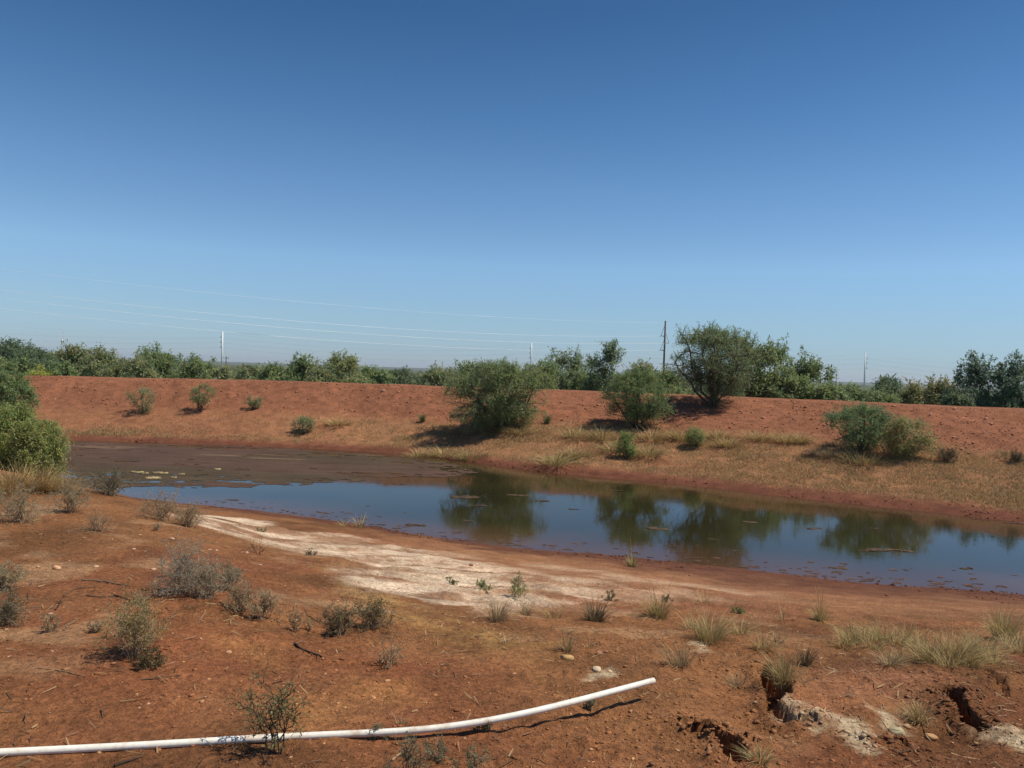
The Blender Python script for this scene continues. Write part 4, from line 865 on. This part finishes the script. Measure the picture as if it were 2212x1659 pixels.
put_wiry(555, 1196, 1160, 50, 'thin reddish twigs on the edge of the white patch', colr=GB, stems=9, leafn=0, twig=(.16, .09, .06))
put_wiry(672, 1200, 1184, 26, 'tiny grey plant on the upper white patch', colr=GG, stems=10, leafn=3)
put_wiry(565, 1148, 1136, 20, 'tiny grey plant on the first white streak', colr=GG, stems=8, leafn=3)
put_wiry(1440, 1300, 1284, 26, 'small dark weed left of the olive plume tuft', colr=(.12, .11, .05), stems=9, leafn=3)

put_wiry(2044, 996, 966, 48, 'dark twiggy shrub on the dam right of the thin mesquite', (.11, .08, .055), stems=40, leafn=2, colr=(.12, .105, .06), r=.002)
put_wiry(2194, 1000, 974, 38, 'dark twiggy shrub at the right edge of the dam face', (.11, .08, .055), stems=34, leafn=2, colr=(.12, .105, .06), r=.002)
# ------------------------------------------------------------------ white pipe
rp = .0152
pl = [(-420, 1642, 0), (-200, 1634, 0), (0, 1626, 0), (200, 1616, 0), (400, 1605, .0), (600, 1592, .004), (800, 1584, .012), (900, 1578, .022), (1000, 1566.5, .035), (1100, 1549, .05), (1200, 1526, .07), (1300, 1500, .085), (1412, 1470, .09)]
def lifted(px, py, lift): return cast(px, py, height, lift)
raw = np.array([lifted(a, b, c + rp * .85) for a, b, c in pl])
q = np.linspace(0, len(raw) - 1, 90); P = np.stack([np.interp(q, np.arange(len(raw)), raw[:, i]) for i in range(3)], 1)
kz = np.hanning(17); kz /= kz.sum(); 
for i in range(3):
    pad = np.concatenate([2 * P[0, i] - P[8:0:-1, i], P[:, i], 2 * P[-1, i] - P[-2:-10:-1, i]]); P[:, i] = np.convolve(pad, kz, 'valid')
V1, f1 = tubes([(P, np.full(90, rp))], 20); V2, f2 = tubes([(P, np.full(90, rp * .84))], 20)
n1 = len(V1); e = np.arange(20); ring = np.stack([n1 - 20 + e, n1 - 20 + (e + 1) % 20, 2 * n1 - 20 + (e + 1) % 20, 2 * n1 - 20 + e], 1)
pp = thing('plastic_pipe', tuple(P[45]), 'long bowed white plastic pipe lying across the red soil', 'pipe')
obj('pipe_wall', mesh('pipe_wall', np.vstack([V1, V2]) - P[45], [f1, f2[:, ::-1] + n1, ring], None, True, MPVC), pp)

# ------------------------------------------------------------------ stones, sticks, gravel
ICO_V = []; 
import bmesh
def ico(sub_):
    bm = bmesh.new(); bmesh.ops.create_icosphere(bm, subdivisions=sub_, radius=1); V = np.array([v.co[:] for v in bm.verts]); f = np.array([[v.index for v in q.verts] for q in bm.faces]); bm.free(); return V, f
I1, I2 = ico(1), ico(2)
def rock(rng, size, flat_=.6, lv=I2):
    V = lv[0] * (1 + rng.normal(size=(len(lv[0]), 1)) * .05)
    for _ in range(9): # chip flat facets off
        n = unit(rng.normal(size=3)); c = rng.uniform(.55, .85); d = V @ n; V = V - np.maximum(d - c, 0)[:, None] * n
    return V * np.array([1, rng.uniform(.6, .95), flat_]) * size / 2
st = [(122, 1229, 25, (.62, .36, .20), 'largest pale orange stone on the left slope'), (81, 1226, 11, (.6, .36, .22), 'small pale stone left of the largest pale stone'), (208, 1225, 12, (.6, .36, .22), 'small pale stone right of the largest pale stone'), (330, 1231, 14, (.6, .38, .24), 'pale stone at the left foot of the large silvery shrub'), (290, 1188, 11, (.58, .34, .22), 'pale upright stone above the large silvery shrub'), (302, 1156, 8, (.6, .42, .3), None), (371, 1165, 12, (.58, .40, .28), 'flat pale stone below the low brown shrub by the white patch'), (452, 1189, 9, (.6, .42, .3), None), (468, 1190, 8, (.6, .42, .3), None), (533, 1195, 9, (.58, .36, .24), None), (109, 1327, 14, (.62, .40, .27), 'pale round stone below the fallen sticks'), (493, 1411, 15, (.52, .27, .14), 'orange stone on red soil right of the olive leafy bush'), (433, 1380, 8, (.56, .34, .22), None), (563, 1221, 8, (.5, .34, .25), None), (320, 1521, 9, (.55, .33, .22), None), (301, 1530, 7, (.5, .28, .18), None), (245, 1435, 14, (.42, .2, .11), None), (113, 1407, 8, (.52, .32, .22), None),
      (1224, 1424, 37, (.50, .32, .13), 'flat yellow stone slab in the middle of the near bank'), (1309, 1410, 13, (.36, .17, .09), 'reddish round stone right of the yellow slab'), (1295, 1413, 20, (.36, .18, .10), 'flat reddish stone beside the round one right of the yellow slab'), (1252, 1419, 9, (.36, .17, .09), None), (1005, 1464, 13, (.42, .2, .11), None), (784, 1505, 14, (.45, .2, .09), None), (940, 1504, 14, (.46, .21, .09), None), (999, 1541, 14, (.40, .18, .09), 'reddish stone just behind the middle of the pipe'), (2012, 1596, 34, (.46, .27, .12), 'flat tan stone in the bottom of the right gully'), (1958, 1571, 24, (.42, .27, .14), 'tan stone on the gully lip below the drooping straw tuft'), (1940, 1583, 44, (.42, .36, .22), 'pale crusted rock lump in the gully below the drooping tuft'), (1632, 1518, 10, (.45, .28, .17), None), (1290, 1448, 26, (.60, .47, .30), 'small whitish crust lump above the raised pipe end'), (2112, 1608, 16, (.45, .28, .14), None), (1362, 1537, 12, (.4, .2, .1), None), (640, 1340, 8, (.45, .24, .14), None), (700, 1500, 9, (.48, .25, .1), None), (730, 1520, 9, (.48, .25, .1), None), (655, 1478, 11, (.48, .22, .1), None), (612, 1483, 9, (.48, .22, .1), None), (1660, 1388, 9, (.5, .28, .17), None), (1130, 1256, 16, (.42, .24, .15), None), (1018, 1222, 14, (.24, .1, .06), None), (1062, 1238, 14, (.45, .28, .18), None), (697, 1423, 7, (.5, .28, .16), None)]
for i, (px, py, w, c, lb) in enumerate(st):
    rng = np.random.default_rng(3000 + i); b = hit(px, py); s = wpx(w, b[1]); V = rock(rng, s, rng.uniform(.45, .7))
    o = obj('stone', mesh('stone', V, I2[1], np.repeat([c], len(V), 0), False, MSTONE), None, (b[0], b[1], b[2] + s * .08)); o.rotation_euler.z = rng.uniform(-.6, .6)
    tag(o, lb or f'small stone loose on the near soil, {ordinal(st, i)} stone counted from the left', 'stone', 'stones on the near bank')
def stick(pts, r, c, lb):
    r = r * .62
    W = np.array([hit(*p) for p in pts]); W[:, 2] += r * .7; n = 10; k = np.linspace(0, len(W) - 1, n); P = np.stack([np.interp(k, np.arange(len(W)), W[:, i]) for i in range(3)], 1)
    rng = np.random.default_rng(int(pts[0][0])); L = np.linalg.norm(P[-1] - P[0]); P[1:-1] += rng.normal(size=(n - 2, 3)) * L * .012 * [1, 1, .4]; P[:, 2] = np.maximum(P[:, 2], height(P[:, 0], P[:, 1]) + r * .3)
    lines = [(P, np.linspace(r, r * .5, n))]
    for j in range(2):
        p0 = P[rng.integers(3, 8)]; d = unit(P[-1] - P[0]); d = unit(d + rng.normal(size=3) * [.6, .6, .15] + [0, 0, .12]); lines.append((np.stack([p0, p0 + d * L * .1, p0 + d * L * .18]), np.array([.5, .4, .25]) * r))
    V, f = tubes(lines, 6); o = obj('stick', mesh('stick', V - W[0], f, np.repeat([c], len(V), 0), True, MBARK), None, tuple(W[0])); tag(o, lb, 'stick', 'dead sticks on the near bank')
BR = (.13, .085, .055); DK = (.06, .04, .03)
stick([(177, 1253), (222, 1258), (277, 1266)], .012, (.20, .14, .09), 'longest straight grey-brown stick left of the large silvery shrub')
stick([(137, 1288), (160, 1273), (207, 1269)], .008, BR, 'curved stick below the longest straight stick')
stick([(245, 1287), (298, 1304), (328, 1328)], .009, DK, 'dark stick pointing down at the olive leafy bush')
stick([(119, 1319), (127, 1310), (132, 1296)], .009, DK, 'short dark stub beside the pale round stone')
stick([(185, 1287), (215, 1290), (245, 1290)], .007, BR, 'short stick between the curved stick and the dark stick')
stick([(635, 1391), (660, 1407), (695, 1420)], .011, DK, 'dark bent stick on open red soil left of the wiry olive shrub')
stick([(306, 1469), (335, 1467), (388, 1460)], .007, BR, 'forked stick on red soil below the olive leafy bush')
stick([(83, 1444), (130, 1450), (185, 1463)], .006, (.24, .15, .09), 'thin pale stick on the lower left slope')
stick([(137, 1174), (157, 1168)], .01, BR, 'short stick on the slope below the small dead shrub')
stick([(247, 1657), (270, 1648), (293, 1642)], .012, DK, 'dark thin strip at the bottom edge below the pipe')  # thin dark tapering tube with two short offshoots
stick([(340, 1248), (380, 1242), (435, 1222)], .009, DK, 'dark dead branch leaning in the large silvery shrub')
stick([(460, 1232), (466, 1250), (466, 1264)], .008, DK, 'dark dead branch between the silvery shrubs')
stick([(658, 1318), (668, 1332), (690, 1346)], .006, BR, 'thin arched stick left of the wiry olive-brown shrub')
stick([(430, 1345), (438, 1332), (450, 1304)], .004, (.40, .28, .16), 'thin pale straw stick below the silvery shrubs')
stick([(590, 1478), (610, 1472)], .007, DK, 'short dark stick above the shrub in front of the pipe')
stick([(500, 1626), (530, 1636), (592, 1636)], .006, (.22, .11, .06), 'thin reddish stick at the foot of the shrub in front of the pipe')

def scatter(name, label, x, y, size, C, seed, lv=None, sink=.2, flat_=.65):
    rng = np.random.default_rng(seed); n = len(x); z = height(x, y); lv = lv or I1
    proto = [rock(rng, 2.0, flat_, lv) for _ in range(12)]; nv = len(lv[0]); Vs = np.stack(proto)[rng.integers(12, size=n)]
    a = rng.uniform(0, 6.3, n); c, s = np.cos(a)[:, None], np.sin(a)[:, None]
    Vx = Vs[:, :, 0] * c - Vs[:, :, 1] * s; Vy = Vs[:, :, 0] * s + Vs[:, :, 1] * c
    r = size[:, None] / 2; V = np.stack([Vx * r + x[:, None], Vy * r + y[:, None], Vs[:, :, 2] * r + (z + size * .5 * sink)[:, None]], 2).reshape(-1, 3)
    f = (lv[1][None] + (np.arange(n) * nv)[:, None, None]).reshape(-1, 3)
    tag(obj(name, mesh(name, V, f, np.repeat(C, nv, 0), False, MSTONE)), label, 'gravel', None, 'stuff')
I0 = (np.array([[1, 0, 0], [-1, 0, 0], [0, 1, 0], [0, -1, 0], [0, 0, 1], [0, 0, -1]], float), np.array([[0, 2, 4], [2, 1, 4], [1, 3, 4], [3, 0, 4], [2, 0, 5], [1, 2, 5], [3, 1, 5], [0, 3, 5]]))
rng = np.random.default_rng(9); n = 50000
yy = 1.8 + 9.5 * rng.random(n) ** 1.3; xx = rng.uniform(-.8, .8, n) * yy
dens = sst(-.35, .35, fbm(xx, yy, .8, 3, 301) + .25 * sst(-.5, 1.2, xx)); k = rng.random(n) < .12 + .88 * dens; xx, yy = xx[k], yy[k]
sz = np.minimum(.005 + rng.exponential(.0055, len(xx)), .045)
C = soil_colour(xx, yy, height(xx, yy)) * rng.uniform(.75, 1.45, (len(xx), 1)); gold = sum(m(xx, yy) for m in M_gold); pl_ = rng.random(len(xx)) < .13 + .45 * np.clip(gold, 0, 1); C[pl_] = np.array([.50, .27, .13]) * rng.uniform(.8, 1.2, (pl_.sum(), 1))
nx = 9000; xe = rng.uniform(.4, 4.2, nx); ye = 2.2 + 3.6 * rng.random(nx); ke = rng.random(nx) < .1 + .9 * sst(-.2, .4, fbm(xe, ye, .6, 3, 321)); xe, ye = xe[ke], ye[ke]
xx = np.concatenate([xx, xe]); yy = np.concatenate([yy, ye]); sz = np.concatenate([sz, np.minimum(.007 + rng.exponential(.008, len(xe)), .045)]); C = np.vstack([C, soil_colour(xe, ye, height(xe, ye)) * rng.uniform(.75, 1.25, (len(xe), 1))])
gl = np.concatenate([P[rng.integers(0, len(P) - 1, 260)] for P, w, d in gullies[:4]]); gl = gl + rng.normal(size=gl.shape) * .10; gz_ = np.minimum(.012 + rng.exponential(.012, len(gl)), .06)
xx = np.concatenate([xx, gl[:, 0]]); yy = np.concatenate([yy, gl[:, 1]]); sz = np.concatenate([sz, gz_]); C = np.vstack([C, soil_colour(gl[:, 0], gl[:, 1], height(gl[:, 0], gl[:, 1])) * rng.uniform(.7, 1.2, (len(gl), 1))])
big = sz > .018
scatter('gravel', 'coarse reddish gravel and clods strewn over the near soil', xx[big], yy[big], sz[big], C[big], 31, I1, .1, .42)
scatter('gravel', 'fine reddish gravel strewn over the near soil', xx[~big], yy[~big], sz[~big], C[~big], 33, I0, .15, .5)
n = 27000; tt = rng.uniform(-.72, .85, n); ss = .42 + .57 * rng.random(n); dfv, dcv = smooth_interp(tt, FT, FD), smooth_interp(tt, CT, CD); yy = dfv + ss * (dcv - dfv); xx = tt * yy
k = rng.random(n) < sst(.42, .62, ss + .08 * fbm(xx, yy, 2.6, 4, 201)) * (.35 + .65 * sst(-.4, .4, fbm(xx, yy, 2.5, 3, 311))) * (.55 + .45 * sst(-.5, .2, tt)) ; xx, yy = xx[k], yy[k]
sz = np.minimum(.03 + rng.exponential(.032, len(xx)), .22); C = np.array([.28, .116, .062])[None] * rng.uniform(.65, 1.5, (len(xx), 1)); pl_ = rng.random(len(xx)) < .04; C[pl_] = np.array([.52, .33, .23])
scatter('gravel', 'reddish stones and clods strewn over the dam face', xx, yy, sz, C, 32, I0, .15)
n = 5200; tt = rng.uniform(-.5, .8, n); fs = rng.random(n) < .5
yy = np.where(fs, smooth_interp(tt, FT, FD) + rng.exponential(.35, n) - .05, smooth_interp(tt, NT, ND) - rng.exponential(.5, n) + .1); xx = tt * yy
k = rng.random(n) < .08 + .92 * sst(-.1, .4, fbm(xx, yy, 1.6, 3, 331)); xx, yy = xx[k], yy[k]; sz = np.minimum(.02 + rng.exponential(.025, len(xx)), .14)
scatter('gravel', 'dark red mud clods along the water edge', xx, yy, sz, soil_colour(xx, yy, height(xx, yy)) * rng.uniform(.6, 1.25, (len(xx), 1)), 34, I0, .1, .6)
# stones on the dam that stand out
dm = [(828, 846, 12), (860, 847, 8), (1158, 880, 10), (1648, 904, 12), (1625, 892, 8), (1715, 906, 10), (1850, 902, 11), (1878, 894, 8), (2062, 884, 10), (2010, 897, 9), (1600, 889, 8), (1715, 871, 8), (2060, 946, 9), (1930, 878, 8), (1740, 880, 9), (1475, 893, 10), (1530, 889, 8), (820, 860, 8), (690, 905, 7), (2130, 906, 12), (2141, 917, 11), (560, 872, 7), (1290, 876, 9), (1265, 884, 8), (640, 847, 6)]
for i, (px, py, w) in enumerate(dm):
    rng = np.random.default_rng(4000 + i); b = hit(px, py); s = wpx(w, b[1]); V = rock(rng, s, .7)
    o = obj('stone', mesh('stone', V, I2[1], np.repeat([np.array((.40, .19, .12)) * rng.uniform(.6, 1.4)], len(V), 0), False, MSTONE), None, (b[0], b[1], b[2] + s * .1)); tag(o, f'stone standing out on the dam face, {ordinal(dm, i)} counted from the left', 'stone', 'stones on the dam')
# yellow foam on the scum beside the brow shrub
rng = np.random.default_rng(8)
fo = ((296, 1021, 34), (312, 1024, 22), (345, 1023, 38), (330, 1034, 40), (376, 1033, 14), (392, 1026, 16), (470, 1015, 22))
for i, (px, py, w) in enumerate(fo):
    p = flat(px, py); wm = wpx(w, p[1]); V, f = blob(rng, wm, wm * .5, 26); V[:26, 2] += rng.uniform(0, .05, 26)
    o = obj('foam_patch', mesh('foam_patch', V, f, np.repeat([np.array((.36, .29, .15)) * rng.uniform(.8, 1.2)], len(V), 0), False, MSCUM), None, (p[0], p[1], .012)); tag(o, f'yellowish foam patch on the scum mat, {ordinal(fo, i)} counted from the left', 'foam', 'foam patches on the scum mat')

# dry straw and twig litter on the near soil
rng = np.random.default_rng(14); n = 9000
yy = 1.9 + 8.5 * rng.random(n) ** 1.2; xx = rng.uniform(-.8, .8, n) * yy
k = rng.random(n) < .15 + .85 * sst(-.1, .5, fbm(xx, yy, 1.1, 3, 401)); xx, yy = xx[k], yy[k]; n = len(xx); zz = height(xx, yy)
a = rng.uniform(0, 6.3, n); L = rng.uniform(.015, .09, n); d = np.stack([np.cos(a), np.sin(a), rng.normal(size=n) * .18], 1) * L[:, None] / 2; sdv = np.stack([-np.sin(a), np.cos(a), rng.normal(size=n) * .5], 1) * rng.uniform(.0015, .004, n)[:, None]
B = np.stack([xx, yy, zz + .008 + rng.random(n) * .008], 1)
V = np.stack([B - d - sdv, B - d + sdv, B + d + sdv * .5, B + d - sdv * .5], 1).reshape(-1, 3)
pal = np.array([(.46, .33, .17), (.38, .26, .14), (.12, .075, .05), (.20, .12, .07), (.30, .20, .11)])[rng.integers(5, size=n)]
tag(obj('litter', mesh('litter', V, np.arange(4 * n).reshape(-1, 4), np.repeat(pal, 4, 0), False, MGRASS)), 'bits of straw and twig scattered over the near soil', 'litter', None, 'stuff')

# warm dry air that pales the far plain
def haze():
    V = np.array([(x, y, z) for z in (-14, 60) for y in (-60, 9200) for x in (-24000, 24000)], float); f = np.array([[0, 2, 3, 1], [4, 5, 7, 6], [0, 1, 5, 4], [2, 6, 7, 3], [0, 4, 6, 2], [1, 3, 7, 5]])
    m = bpy.data.materials.new('haze'); m.use_nodes = True; t = m.node_tree; t.nodes.clear(); o = t.nodes.new('ShaderNodeOutputMaterial'); v = t.nodes.new('ShaderNodeVolumePrincipled')
    v.inputs['Color'].default_value = (.80, .88, 1.0, 1); v.inputs['Density'].default_value = .00011; v.inputs['Anisotropy'].default_value = 0.2; t.links.new(v.outputs[0], o.inputs['Volume'])
    tag(obj('haze', mesh('haze', V, f, None, False, m)), 'thin pale haze over the plain', 'haze', None, 'stuff')
haze()
